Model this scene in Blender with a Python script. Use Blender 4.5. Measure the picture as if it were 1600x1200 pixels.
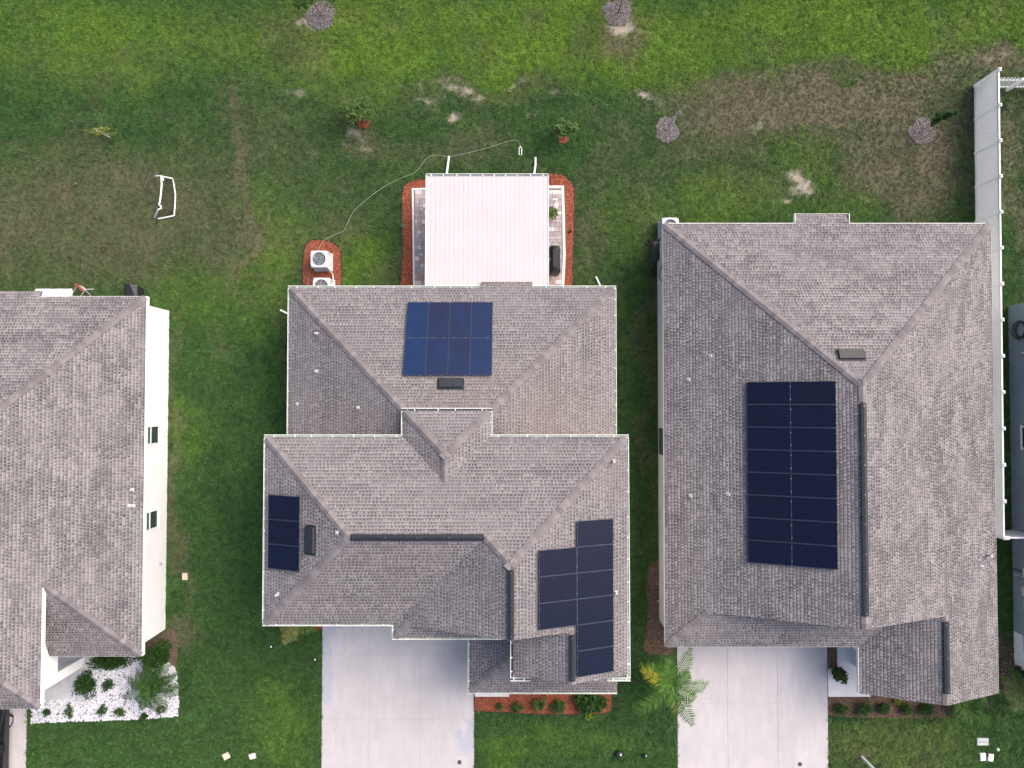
import bpy, math, random
import numpy as np
from mathutils import Vector, Matrix
R = math.radians
random.seed(7)
for o in list(bpy.data.objects): bpy.data.objects.remove(o)
sc = bpy.context.scene
COL = sc.collection

# ------------------------------------------------------------------ camera, sky, sun, exposure
FOC, HGT, TILT = 1110.0, 36.0, math.atan(28/1110.0)      # focal length in px of a 1600 px wide frame, flying height, tilt
cd = bpy.data.cameras.new('camera'); cam = bpy.data.objects.new('camera', cd); COL.objects.link(cam)
cd.sensor_width = 36.0; cd.lens = 36.0*FOC/1600.0; cd.clip_start = 0.5; cd.clip_end = 2000
cam.location = (0, 0, HGT); cam.rotation_euler = (TILT, 0, 0)
sc.camera = cam
SUN_EL, SUN_AZ = R(46), R(58)                           # azimuth clockwise from +Y (image up)
w = bpy.data.worlds.new('World'); sc.world = w; w.use_nodes = True
nt = w.node_tree; bg = nt.nodes['Background']
sky = nt.nodes.new('ShaderNodeTexSky'); sky.sky_type = 'NISHITA'; sky.sun_disc = False
sky.sun_elevation = SUN_EL; sky.sun_rotation = SUN_AZ
sky.air_density = 1.0; sky.dust_density = 7.0; sky.ozone_density = 1.0
nt.links.new(sky.outputs[0], bg.inputs[0]); bg.inputs[1].default_value = 0.15
sd = bpy.data.lights.new('sun', 'SUN'); sd.energy = 1.0; sd.angle = R(58); sd.color = (1.0, 0.97, 0.945)
sun = bpy.data.objects.new('sun', sd); COL.objects.link(sun)
sv = Vector((math.sin(SUN_AZ)*math.cos(SUN_EL), math.cos(SUN_AZ)*math.cos(SUN_EL), math.sin(SUN_EL)))
sun.rotation_euler = sv.to_track_quat('Z', 'Y').to_euler(); sun.location = (0, 0, 60)
sc.view_settings.view_transform = 'Standard'; sc.view_settings.look = 'None'
sc.view_settings.exposure = 0.68; sc.view_settings.gamma = 1.0; sc.view_settings.use_curve_mapping = False

def ray(px, py):
    x, y, z = (px-800)/FOC, -(py-600)/FOC, -1.0
    c, s = math.cos(TILT), math.sin(TILT)
    return (x, y*c-z*s, y*s+z*c)
def P(px, py, z=0.0):
    "surveyed spot of the photograph, at a known height, as metres on the site"
    d = ray(px, py); t = (z-HGT)/d[2]; return (d[0]*t, d[1]*t, z)

# ------------------------------------------------------------------ materials
MATS = {}
def node(nt, t, **kw):
    n = nt.nodes.new(t)
    for k, v in kw.items():
        if isinstance(k, str) and k.startswith('i_'): n.inputs[k[2:]].default_value = v
        else: setattr(n, k, v)
    return n
def mixc(nt, fac, a, b, mode='MIX'):
    n = nt.nodes.new('ShaderNodeMix'); n.data_type = 'RGBA'; n.blend_type = mode
    for s, v in ((n.inputs[0], fac), (n.inputs[6], a), (n.inputs[7], b)):
        if hasattr(v, 'links') or hasattr(v, 'is_output'): nt.links.new(v, s)
        elif isinstance(v, (int, float)): s.default_value = v
        else: s.default_value = tuple(v)+((1,) if len(v) == 3 else ())
    return n.outputs[2]
def mrange(nt, v, a, b, c=0.0, d=1.0):
    n = nt.nodes.new('ShaderNodeMapRange'); nt.links.new(v, n.inputs[0])
    for i, x in enumerate((a, b, c, d)): n.inputs[i+1].default_value = x
    return n.outputs[0]
def noise(nt, scale, detail=4, rough=0.6, vec=None, stretch=None):
    n = nt.nodes.new('ShaderNodeTexNoise'); n.inputs['Scale'].default_value = scale
    n.inputs['Detail'].default_value = detail; n.inputs['Roughness'].default_value = rough
    if vec is None:
        vec = nt.nodes.new('ShaderNodeNewGeometry').outputs['Position']
    if stretch:
        m = nt.nodes.new('ShaderNodeVectorMath'); m.operation = 'MULTIPLY'; nt.links.new(vec, m.inputs[0])
        m.inputs[1].default_value = stretch; vec = m.outputs[0]
    nt.links.new(vec, n.inputs['Vector']); return n.outputs['Fac']
def mat(name, col, var=0.12, scale=2.0, rough=0.75, bump=0.0, bscale=40.0, metal=0.0, spec=0.4, fine=0.0, objvar=0.0, col2=None, stretch=None):
    if name in MATS: return MATS[name]
    m = bpy.data.materials.new(name); m.use_nodes = True; nt = m.node_tree
    b = nt.nodes['Principled BSDF']; b.inputs['Roughness'].default_value = rough
    b.inputs['Metallic'].default_value = metal; b.inputs['Specular IOR Level'].default_value = spec
    a = tuple(c*(1-var) for c in col); z = tuple(min(1, c*(1+var)) for c in col)
    c = mixc(nt, mrange(nt, noise(nt, scale, stretch=stretch), 0.3, 0.7), a, z)
    if fine: c = mixc(nt, mrange(nt, noise(nt, scale*14, 2), 0.35, 0.65, 0, fine), c, tuple(x*0.55 for x in col))
    if objvar or col2:
        oi = nt.nodes.new('ShaderNodeObjectInfo')
        c = mixc(nt, oi.outputs['Random'], c, col2 or tuple(x*(1-objvar) for x in col)) if not col2 else mixc(nt, mrange(nt, oi.outputs['Random'], 0, 1, 0, 1), c, col2)
    nt.links.new(c, b.inputs['Base Color'])
    if bump:
        bn = nt.nodes.new('ShaderNodeBump'); bn.inputs['Strength'].default_value = bump; bn.inputs['Distance'].default_value = 0.02
        nt.links.new(noise(nt, bscale, 3), bn.inputs['Height']); nt.links.new(bn.outputs[0], b.inputs['Normal'])
    MATS[name] = m; return m

def shingle_mat():
    m = bpy.data.materials.new('laminated_shingles'); m.use_nodes = True; nt = m.node_tree
    b = nt.nodes['Principled BSDF']; b.inputs['Roughness'].default_value = 0.95; b.inputs['Specular IOR Level'].default_value = 0.15
    at = node(nt, 'ShaderNodeAttribute', attribute_name='tone'); st = node(nt, 'ShaderNodeAttribute', attribute_name='stain')
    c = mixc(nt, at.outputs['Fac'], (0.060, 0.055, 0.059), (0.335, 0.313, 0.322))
    c = mixc(nt, mrange(nt, noise(nt, 0.55, 3), 0.35, 0.7, 0, 0.38), c, (0.245, 0.225, 0.236))
    c = mixc(nt, mrange(nt, noise(nt, 60, 2), 0.3, 0.7, 0.0, 0.22), c, (0.12, 0.11, 0.12), 'MIX')
    c = mixc(nt, st.outputs['Fac'], c, (0.19, 0.145, 0.11))
    nt.links.new(c, b.inputs['Base Color'])
    return m
M_SHINGLE = shingle_mat()
M_CAP = mat('cap_shingle', (0.255, 0.233, 0.242), var=0.1, scale=4, rough=0.95, spec=0.15, fine=0.3, col2=(0.155, 0.14, 0.148))
M_DECK = mat('roof_deck', (0.16, 0.15, 0.155), rough=0.95, spec=0.1)
M_WHITE = mat('white_paint', (0.80, 0.80, 0.80), var=0.04, rough=0.5)
M_GUT = mat('cream_gutter', (0.76, 0.78, 0.72), var=0.04, rough=0.5)
M_TROUGH = mat('gutter_inside', (0.34, 0.385, 0.365), var=0.22, scale=3, rough=0.6)
M_STUCCO = mat('cream_stucco', (0.72, 0.69, 0.63), var=0.05, scale=1.5, rough=0.9, bump=0.3, bscale=60)
M_STUCCOW = mat('white_stucco', (0.80, 0.80, 0.81), var=0.04, scale=0.8, rough=0.9, bump=0.35, bscale=50)
M_STUCCOB = mat('slate_blue_stucco', (0.20, 0.26, 0.31), var=0.12, scale=0.9, rough=0.85, bump=0.3, bscale=50)
M_GREYW = mat('grey_white_stucco', (0.58, 0.59, 0.62), var=0.05, scale=0.8, rough=0.9, bump=0.3, bscale=50)
M_VENT = mat('black_vent_plastic', (0.016, 0.020, 0.027), var=0.25, scale=5, rough=0.5)
M_LEAD = mat('vent_pipe_pvc', (0.50, 0.51, 0.54), var=0.1, scale=9, rough=0.45)
M_FRAME = mat('anodised_frame', (0.06, 0.075, 0.12), rough=0.45, metal=0.3)
M_ALU = mat('aluminium_clamp', (0.62, 0.63, 0.66), rough=0.35, metal=0.9)
M_CLAMP = mat('dull_clamp', (0.22, 0.24, 0.29), rough=0.5, metal=0.4)
M_BLACK = mat('black_plastic', (0.018, 0.019, 0.021), var=0.3, scale=6, rough=0.5)
M_RUBBER = mat('rubber', (0.02, 0.02, 0.02), rough=0.85)
M_VINYL = mat('white_vinyl', (0.90, 0.90, 0.91), var=0.03, scale=1.2, rough=0.4)
M_VINYLT = mat('tan_vinyl', (0.50, 0.48, 0.42), var=0.04, scale=1.2, rough=0.45)
M_COVER = mat('cream_aluminium_pan', (0.575, 0.495, 0.512), var=0.035, scale=0.7, rough=0.45, spec=0.3)
M_GREYMET = mat('grey_enamel', (0.60, 0.62, 0.66), var=0.06, scale=6, rough=0.5)
M_DARKMET = mat('dark_grille', (0.07, 0.08, 0.10), var=0.2, scale=8, rough=0.6)
M_LIDAC = mat('pale_grey_enamel', (0.56, 0.58, 0.62), var=0.05, scale=5, rough=0.5)
M_WELL = mat('slate_grey_well', (0.08, 0.095, 0.13), rough=0.7)
M_PAD = mat('pale_concrete_pad', (0.50, 0.49, 0.50), var=0.1, scale=3, rough=0.9)
M_DIRT = mat('bare_soil', (0.105, 0.075, 0.055), var=0.35, scale=5, rough=1.0, bump=0.6, bscale=30)
M_REDBED = mat('red_mulch_base', (0.25, 0.07, 0.038), var=0.4, scale=8, rough=1.0, fine=0.7, bump=0.8, bscale=40)
M_REDCHIP = mat('red_mulch_chip', (0.36, 0.115, 0.062), var=0.5, scale=9, rough=0.9)
M_BRNBED = mat('brown_mulch_base', (0.135, 0.080, 0.052), var=0.35, scale=7, rough=1.0, fine=0.6, bump=0.8, bscale=40)
M_BRNCHIP = mat('brown_mulch_chip', (0.20, 0.135, 0.10), var=0.5, scale=9, rough=0.9)
M_GRYCHIP = mat('grey_mulch_chip', (0.27, 0.245, 0.24), var=0.7, scale=12, rough=0.95)
M_GRYBED = mat('grey_mulch_base', (0.12, 0.10, 0.10), var=0.5, scale=10, rough=1.0, fine=0.6)
M_STONEBED = mat('stone_bed_base', (0.20, 0.20, 0.23), var=0.3, scale=10, rough=1.0, fine=0.5)
M_STONE = mat('white_stone', (0.60, 0.60, 0.65), var=0.3, scale=11, rough=0.9)
M_EDGE = mat('black_bed_edging', (0.035, 0.028, 0.026), var=0.3, scale=4, rough=0.7)
M_PAVER = mat('paver', (0.47, 0.41, 0.41), var=0.18, scale=4, rough=0.95, fine=0.3, col2=(0.31, 0.28, 0.295))
M_PAVERL = mat('pale_paver', (0.62, 0.56, 0.57), var=0.1, scale=4, rough=0.95)
M_PAVERR = mat('rosy_paver', (0.42, 0.29, 0.25), var=0.15, scale=4, rough=0.95)
M_SAND = mat('joint_sand', (0.22, 0.20, 0.19), rough=1.0)
M_CONC = mat('white_concrete_edge', (0.74, 0.71, 0.71), var=0.06, scale=2, rough=0.9)
M_GLASS = mat('window_glass', (0.035, 0.05, 0.05), var=0.1, rough=0.06, spec=0.6)
M_GLASSG = mat('green_window_glass', (0.05, 0.13, 0.115), var=0.1, rough=0.06, spec=0.6)
M_BARK = mat('bark', (0.16, 0.12, 0.09), var=0.3, scale=12, rough=0.95)
M_TWIG = mat('pale_twig', (0.42, 0.38, 0.38), var=0.2, scale=12, rough=0.95)
M_TERRA = mat('terracotta_mulch', (0.30, 0.095, 0.05), var=0.35, scale=14, rough=0.95)
M_CARP = mat('black_car_paint', (0.012, 0.014, 0.015), var=0.1, rough=0.22, spec=0.6)
M_LIDP = mat('pink_plastic_lid', (0.62, 0.47, 0.42), var=0.06, rough=0.7)
M_LIDT = mat('tan_plastic_lid', (0.66, 0.56, 0.47), var=0.06, rough=0.7)
M_LIDG = mat('grey_composite_lid', (0.46, 0.50, 0.49), var=0.08, scale=5, rough=0.7)
M_INK = mat('dark_lettering', (0.10, 0.12, 0.17), var=0.1, rough=0.7)
M_RED = mat('red_fabric', (0.42, 0.07, 0.05), var=0.2, scale=8, rough=0.8)
M_CORD = mat('pale_green_hose', (0.32, 0.40, 0.32), var=0.05, rough=0.5)
M_NET = mat('dark_net', (0.05, 0.045, 0.04), rough=0.9)

def solar_mat(name, ca, cb, spec):
    m = bpy.data.materials.new(name); m.use_nodes = True; nt = m.node_tree
    b = nt.nodes['Principled BSDF']; b.inputs['Roughness'].default_value = 0.2; b.inputs['Specular IOR Level'].default_value = spec
    uv = nt.nodes.new('ShaderNodeUVMap'); sep = nt.nodes.new('ShaderNodeSeparateXYZ'); nt.links.new(uv.outputs[0], sep.inputs[0])
    def lines(s, n, wd):
        a = node(nt, 'ShaderNodeMath', operation='MULTIPLY'); nt.links.new(s, a.inputs[0]); a.inputs[1].default_value = n
        f = node(nt, 'ShaderNodeMath', operation='FRACT'); nt.links.new(a.outputs[0], f.inputs[0])
        p = node(nt, 'ShaderNodeMath', operation='PINGPONG'); nt.links.new(f.outputs[0], p.inputs[0]); p.inputs[1].default_value = 0.5
        l = node(nt, 'ShaderNodeMath', operation='LESS_THAN'); nt.links.new(p.outputs[0], l.inputs[0]); l.inputs[1].default_value = wd
        return l.outputs[0]
    oi = nt.nodes.new('ShaderNodeObjectInfo')
    c = mixc(nt, oi.outputs['Random'], ca, cb)
    c = mixc(nt, mrange(nt, noise(nt, 1.6, 3), 0.35, 0.7, 0, 0.5), c, tuple(x*1.35 for x in ca))
    c = mixc(nt, mrange(nt, lines(sep.outputs[0], 6, 0.03), 0, 1, 0, 0.35), c, (0.022, 0.032, 0.085))
    c = mixc(nt, mrange(nt, lines(sep.outputs[1], 20, 0.10), 0, 1, 0, 0.16), c, (0.03, 0.045, 0.10))
    nt.links.new(c, b.inputs['Base Color']); return m
M_SOLAR = solar_mat('black_solar_cells', (0.004, 0.006, 0.022), (0.005, 0.007, 0.018), 0.2)
M_SOLARSKY = solar_mat('sky_tinted_solar_cells', (0.006, 0.022, 0.078), (0.012, 0.014, 0.045), 0.35)  # same panels; reflected sky painted in as a bluer, lighter cell colour

def conc_mat(name, edges):
    "driveway slabs: mottled pale concrete; edges = (x, side, y0, y1) bands where an older grey-blue coat is left in ragged patches"
    m = bpy.data.materials.new(name); m.use_nodes = True; nt = m.node_tree
    b = nt.nodes['Principled BSDF']; b.inputs['Roughness'].default_value = 0.9; b.inputs['Specular IOR Level'].default_value = 0.2
    c = mixc(nt, mrange(nt, noise(nt, 0.55, 4), 0.3, 0.7), (0.47, 0.445, 0.458), (0.565, 0.535, 0.55))
    c = mixc(nt, mrange(nt, noise(nt, 1.3, 5, stretch=(2.6, 0.5, 1)), 0.42, 0.72, 0, 0.7), c, (0.44, 0.42, 0.44))
    c = mixc(nt, mrange(nt, noise(nt, 30, 3), 0.4, 0.75, 0, 0.3), c, (0.36, 0.335, 0.345))
    c = mixc(nt, mrange(nt, noise(nt, 9, 2), 0.70, 0.74, 0, 0.35), c, (0.35, 0.32, 0.33))
    geo = nt.nodes.new('ShaderNodeNewGeometry'); sep = nt.nodes.new('ShaderNodeSeparateXYZ'); nt.links.new(geo.outputs['Position'], sep.inputs[0])
    nz = noise(nt, 1.2, 1.5, 0.4)
    for x, side, y0, y1, wd in edges:
        d = node(nt, 'ShaderNodeMath', operation='SUBTRACT')
        nt.links.new(sep.outputs[0], d.inputs[0]); d.inputs[1].default_value = x
        d2 = node(nt, 'ShaderNodeMath', operation='MULTIPLY'); nt.links.new(d.outputs[0], d2.inputs[0]); d2.inputs[1].default_value = side
        t = node(nt, 'ShaderNodeMath', operation='MULTIPLY_ADD'); nt.links.new(nz, t.inputs[0]); t.inputs[1].default_value = -2.2*wd
        nt.links.new(d2.outputs[0], t.inputs[2])
        e = mrange(nt, t.outputs[0], -0.62*wd, -0.55*wd, 1, 0)
        for lim, s in ((y1, -1), (y0, 1)):
            q = mrange(nt, sep.outputs[1], lim, lim+0.25*s, 0, 1)
            mm = node(nt, 'ShaderNodeMath', operation='MULTIPLY'); nt.links.new(e, mm.inputs[0]); nt.links.new(q, mm.inputs[1]); e = mm.outputs[0]
        c = mixc(nt, e, c, (0.42, 0.43, 0.49))
    nt.links.new(c, b.inputs['Base Color'])
    bn = nt.nodes.new('ShaderNodeBump'); bn.inputs['Strength'].default_value = 0.15; bn.inputs['Distance'].default_value = 0.01
    nt.links.new(noise(nt, 90, 2), bn.inputs['Height']); nt.links.new(bn.outputs[0], b.inputs['Normal'])
    return m

def translucent(m, col, fac):
    "thin plastic that lets some daylight through"
    nt = m.node_tree; b = nt.nodes['Principled BSDF']; tr = nt.nodes.new('ShaderNodeBsdfTranslucent'); tr.inputs['Color'].default_value = col+(1,)
    mx = nt.nodes.new('ShaderNodeMixShader'); mx.inputs[0].default_value = fac
    nt.links.new(b.outputs[0], mx.inputs[1]); nt.links.new(tr.outputs[0], mx.inputs[2]); nt.links.new(mx.outputs[0], nt.nodes['Material Output'].inputs['Surface'])
translucent(M_VINYL, (0.92, 0.93, 0.95), 0.42)
def leaf_mat(name, a, b_, tip=None):
    if name in MATS: return MATS[name]
    m = bpy.data.materials.new(name); m.use_nodes = True; nt = m.node_tree
    b = nt.nodes['Principled BSDF']; b.inputs['Roughness'].default_value = 0.6; b.inputs['Specular IOR Level'].default_value = 0.15
    at = node(nt, 'ShaderNodeAttribute', attribute_name='tone')
    c = mixc(nt, at.outputs['Fac'], a, b_)
    nt.links.new(c, b.inputs['Base Color'])
    tr = nt.nodes.new('ShaderNodeBsdfTranslucent'); nt.links.new(c, tr.inputs['Color'])
    mx = nt.nodes.new('ShaderNodeMixShader'); mx.inputs[0].default_value = 0.25
    nt.links.new(b.outputs[0], mx.inputs[1]); nt.links.new(tr.outputs[0], mx.inputs[2])
    nt.links.new(mx.outputs[0], nt.nodes['Material Output'].inputs['Surface'])
    MATS[name] = m; return m
L_DARK = leaf_mat('dark_leaf', (0.014, 0.040, 0.010), (0.05, 0.12, 0.025))
L_MID = leaf_mat('mid_leaf', (0.020, 0.055, 0.016), (0.085, 0.17, 0.04))
L_PALE = leaf_mat('pale_leaf', (0.025, 0.065, 0.02), (0.20, 0.31, 0.09))
L_LIME = leaf_mat('lime_leaf', (0.09, 0.14, 0.015), (0.28, 0.34, 0.03))
L_PALM = leaf_mat('palm_leaf', (0.03, 0.085, 0.015), (0.13, 0.26, 0.05))
L_PALMD = leaf_mat('dark_palm_leaf', (0.012, 0.04, 0.010), (0.07, 0.14, 0.03))
L_PALMY = leaf_mat('yellow_palm_leaf', (0.13, 0.15, 0.02), (0.42, 0.38, 0.05))
L_PALMO = leaf_mat('olive_palm_leaf', (0.11, 0.14, 0.03), (0.34, 0.36, 0.12))
L_GREY = leaf_mat('grey_leaf', (0.16, 0.17, 0.15), (0.36, 0.35, 0.33))

# ------------------------------------------------------------------ object helpers
ORG = {}
def link(o, parent=None, kind=None):
    COL.objects.link(o)
    if parent is not None: o.parent = parent
    if kind: o['kind'] = kind
    return o
def thing(name, label, cat, loc, group=None):
    o = bpy.data.objects.new(name, None); o.location = loc; o.empty_display_size = 0.2
    link(o); o['label'] = label; o['category'] = cat
    if group: o['group'] = group
    ORG[o.name] = Vector(loc); return o
def org(parent): return ORG[parent.name] if parent is not None else Vector((0, 0, 0))
def mesh_from(name, v, f, m, tone=None, extra=None, smooth=False):
    me = bpy.data.meshes.new(name); me.from_pydata([tuple(p) for p in v], [], f)
    if m is not None:
        for x in (m if isinstance(m, (list, tuple)) else [m]): me.materials.append(x)
    if tone is not None:
        a = me.attributes.new('tone', 'FLOAT', 'FACE'); a.data.foreach_set('value', np.asarray(tone, dtype=np.float32))
    for k, vals in (extra or {}).items():
        a = me.attributes.new(k, 'FLOAT', 'FACE'); a.data.foreach_set('value', np.asarray(vals, dtype=np.float32))
    if smooth: me.polygons.foreach_set('use_smooth', [True]*len(me.polygons))
    me.update(); return me
class B:
    def __init__(s): s.v = []; s.f = []; s.t = []
    def add(s, vs, fs, tone=0.5):
        n = len(s.v); s.v += [Vector(p) for p in vs]; s.f += [tuple(i+n for i in q) for q in fs]; s.t += [tone]*len(fs); return s
    def box(s, x0, x1, y0, y1, z0, z1, tone=0.5):
        return s.add([(x0,y0,z0),(x1,y0,z0),(x1,y1,z0),(x0,y1,z0),(x0,y0,z1),(x1,y0,z1),(x1,y1,z1),(x0,y1,z1)],
                     [(3,2,1,0),(4,5,6,7),(0,1,5,4),(1,2,6,5),(2,3,7,6),(3,0,4,7)], tone)
    def bev(s, x0, x1, y0, y1, z0, z1, b=0.03, tone=0.5):
        "box with chamfered top edges and clipped corners"
        def oc(x0, x1, y0, y1, c, z): return [(x0+c,y0,z),(x1-c,y0,z),(x1,y0+c,z),(x1,y1-c,z),(x1-c,y1,z),(x0+c,y1,z),(x0,y1-c,z),(x0,y0+c,z)]
        v = oc(x0,x1,y0,y1,b,z0)+oc(x0,x1,y0,y1,b,z1-b)+oc(x0+b*.6,x1-b*.6,y0+b*.6,y1-b*.6,b,z1)
        f = [tuple(range(7,-1,-1)), tuple(range(16,24))]
        for k in (0, 8):
            for i in range(8): f.append((k+i, k+(i+1)%8, k+8+(i+1)%8, k+8+i))
        return s.add(v, f, tone)
    def prism(s, poly, z0, z1, tone=0.5):
        n = len(poly); a = sum(poly[i][0]*poly[(i+1)%n][1]-poly[(i+1)%n][0]*poly[i][1] for i in range(n))
        if a < 0: poly = poly[::-1]
        v = [(p[0],p[1],z0) for p in poly]+[(p[0],p[1],z1) for p in poly]
        f = [tuple(range(n-1,-1,-1)), tuple(range(n,2*n))]+[(i,(i+1)%n,n+(i+1)%n,n+i) for i in range(n)]
        return s.add(v, f, tone)
    def tube(s, pts, r, n=8, tone=0.5, r1=None, cap=True):
        pts = [Vector(p) for p in pts]; base = len(s.v); m = len(pts)
        for i, p in enumerate(pts):
            d = (pts[min(i+1,m-1)]-pts[max(i-1,0)]).normalized()
            u = d.cross(Vector((0,0,1)));
            if u.length < 1e-3: u = Vector((1,0,0))
            u.normalize(); q = d.cross(u); rr = r if r1 is None else r+(r1-r)*i/(m-1)
            for k in range(n):
                a = 2*math.pi*k/n; s.v.append(p+(u*math.cos(a)+q*math.sin(a))*rr)
        fs = []
        for i in range(m-1):
            for k in range(n): fs.append((base+i*n+k, base+i*n+(k+1)%n, base+(i+1)*n+(k+1)%n, base+(i+1)*n+k))
        if cap: fs += [tuple(base+k for k in range(n-1,-1,-1)), tuple(base+(m-1)*n+k for k in range(n))]
        s.f += fs; s.t += [tone]*len(fs); return s
    def lathe(s, c, prof, n=16, tone=0.5):
        "prof = [(radius, z)] from bottom up"
        base = len(s.v)
        for r, z in prof:
            for k in range(n): a = 2*math.pi*k/n; s.v.append(Vector((c[0]+r*math.cos(a), c[1]+r*math.sin(a), c[2]+z)))
        fs = []
        for i in range(len(prof)-1):
            for k in range(n): fs.append((base+i*n+k, base+i*n+(k+1)%n, base+(i+1)*n+(k+1)%n, base+(i+1)*n+k))
        fs += [tuple(base+k for k in range(n-1,-1,-1)), tuple(base+(len(prof)-1)*n+k for k in range(n))]
        s.f += fs; s.t += [tone]*len(fs); return s
    def build(s, name, m, parent=None, kind=None, smooth=False, tones=False):
        g = org(parent); me = mesh_from(name, [p-g for p in s.v], s.f, m, tone=s.t if tones else None, smooth=smooth)
        o = link(bpy.data.objects.new(name, me), parent, kind)
        ORG[o.name] = g.copy() if parent is not None else Vector((0,0,0)); return o
def tag(o, label, cat, group=None):
    o['label'] = label; o['category'] = cat
    if group: o['group'] = group
    return o
def place(name, me, parent, loc, rotz=0, scale=None):
    "a piece that shares its mesh with its like"
    o = bpy.data.objects.new(name, me); o.location = Vector(loc)-org(parent); o.rotation_euler = (0, 0, rotz)
    if scale: o.scale = scale
    return link(o, parent)

# smooth value noise for painting lawn condition
def vnoise(x, y, cell, seed):
    rs = np.random.RandomState(seed); g = rs.rand(256, 256)
    u, v = np.asarray(x)/cell+1000.3, np.asarray(y)/cell+1000.7
    i, j = np.floor(u).astype(int), np.floor(v).astype(int); a, b = u-i, v-j
    a, b = a*a*(3-2*a), b*b*(3-2*b); i %= 255; j %= 255
    return (g[i,j]*(1-a)+g[i+1,j]*a)*(1-b)+(g[i,j+1]*(1-a)+g[i+1,j+1]*a)*b
def fbm(x, y, cell, seed): return (vnoise(x,y,cell,seed)*4+vnoise(x,y,cell/2.1,seed+1)*2+vnoise(x,y,cell/4.3,seed+2)*1.2+vnoise(x,y,cell/9,seed+3)*0.8)/8.0

# ------------------------------------------------------------------ lawn
# wear of the turf: (px, py, rx, ry, rotation, strength) in survey pixels
DRY = [(1150,165,150,58,0,.72),(1400,125,170,42,0,.7),(1330,215,230,60,0,.6),(170,335,260,120,0,.58),(60,420,130,60,0,.4),(330,350,70,120,0,.45),(383,300,14,170,0,.75),(440,240,90,90,0,.28),(590,215,55,40,0,.6),(470,60,60,60,0,.35),
       (965,45,62,50,0,.7),(1270,170,255,72,0.0,.98),(1430,250,110,110,0,.85),(1120,200,110,75,0,.55),(1560,105,60,28,0,.9),(1500,180,60,120,0,.5),(1585,280,26,170,0,.6),
       (1150,300,120,45,0,.28),(1040,250,60,60,0,.2),(740,150,130,26,0,.4),(690,230,120,40,0,.25),(590,300,90,70,0,.12),(930,390,40,60,0,.35),(1390,1165,130,50,0,.30),
       (275,750,14,270,0,.45),(520,330,70,60,0,.2),(490,170,120,60,0,.1),(1570,1010,40,40,0,.8),(1555,1080,22,40,0,.7),(250,1000,45,30,0,.5),
       (1020,640,16,300,0,.4),(1330,290,60,50,0,.25),(1200,240,30,60,0,.35),(150,110,120,40,0,.15),(350,60,90,50,0,.12),(950,240,30,50,0,.3),(1010,300,40,60,0,.25)]
GRN = [(1265,268,66,36,0,.95),(1340,340,60,45,0,.5),(1120,325,90,30,0,.35),(1510,330,16,60,0,.6),(720,165,150,22,0,.4),(560,250,60,40,0,.2),(1325,120,22,8,0,.8)]
BRT = [(1270,250,70,40,0,.3),(800,60,560,85,0,.85),(1350,40,330,75,0,.95),(150,60,260,85,0,.62),(640,75,130,70,0,.5),(430,400,70,90,0,.5),(1130,320,110,50,0,.5),(545,400,60,50,0,.5),(330,480,120,60,0,.28),
       (1090,110,70,40,0,.5),(30,1150,30,60,0,.2),(450,1130,60,80,0,.35),(860,1170,120,30,0,.35),(1400,1160,120,45,0,.42),(1330,320,60,60,0,.3),(990,350,50,70,0,.3),(300,470,60,40,0,.3),(290,670,40,70,0,.3)]
SAND = [(1260,290,34,20,.6,1.15),(1248,300,20,12,0,.9),(500,38,34,16,0,1.0),(966,38,36,16,0,1.0),(1233,320,12,4,0,.6),(730,147,45,14,0,.8),(672,158,36,7,0,.6),(710,182,26,6,0,.75),(612,135,30,5,0,.5),(880,153,42,4,0,.5),(812,133,26,5,0,.5),(1005,148,32,10,.3,.6),
        (700,132,60,4,0,.45),(830,183,30,4,0,.5),(945,188,24,5,0,.4),(545,218,18,6,.5,.6),(585,228,18,6,0,.55),(490,235,26,7,0,.4),(455,140,40,6,0,.5),(430,235,30,25,0,.25),(1195,205,22,14,0,.4),
        (501,30,30,26,0,.75),(965,26,30,24,0,.75),(570,200,26,20,0,.6),(1545,95,40,14,0,.4),(1290,170,40,12,0,.3),(1545,1000,16,26,0,.4),(276,600,6,30,0,.4),(274,720,5,40,0,.35),(1108,128,20,5,0,.3),(384,290,7,150,0,.28)]
PX2M = 36.0/FOC
def wear(x, y):
    x = np.asarray(x, dtype=float); y = np.asarray(y, dtype=float)
    dx = (fbm(x,y,2.6,11)-.5)*3.2; dy = (fbm(x,y,2.6,31)-.5)*3.2
    def blobs(L, soft, warp=1.0):
        r = np.zeros_like(x)
        for px, py, rx, ry, rot, s in L:
            cx, cy, _ = P(px, py); u = x+dx*warp-cx; v = y+dy*warp-cy
            c_, s_ = math.cos(rot), math.sin(rot); u, v = u*c_-v*s_, u*s_+v*c_
            d = np.sqrt((u/(rx*PX2M))**2+(v/(ry*PX2M))**2)
            r = np.maximum(r, s*np.clip((1.25-d)/soft, 0, 1))
        return r
    dry = blobs(DRY, .75); grn = blobs(GRN, .6); brt = blobs(BRT, .7); snd = blobs(SAND, .8, .45)
    n1 = fbm(x,y,.9,51); n2 = fbm(x,y,.35,71)
    dry = np.clip(dry*(0.6+.85*n1)*(1-grn)+np.clip((fbm(x,y,1.6,91)-.60)*1.4,0,.25)*(y>2), 0, 1)
    brt = np.clip(brt*(0.35+1.25*fbm(x,y,1.4,61)), 0, 1)
    n3 = .45*fbm(x,y,.9,75)+.55*fbm(x,y,.26,79)
    snd = np.clip((snd*.8+n3*2.2-1.42)*1.5, 0, 1)*np.clip(snd*1.8, 0, 1)
    return np.clip(dry,0,1), brt, snd
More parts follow.
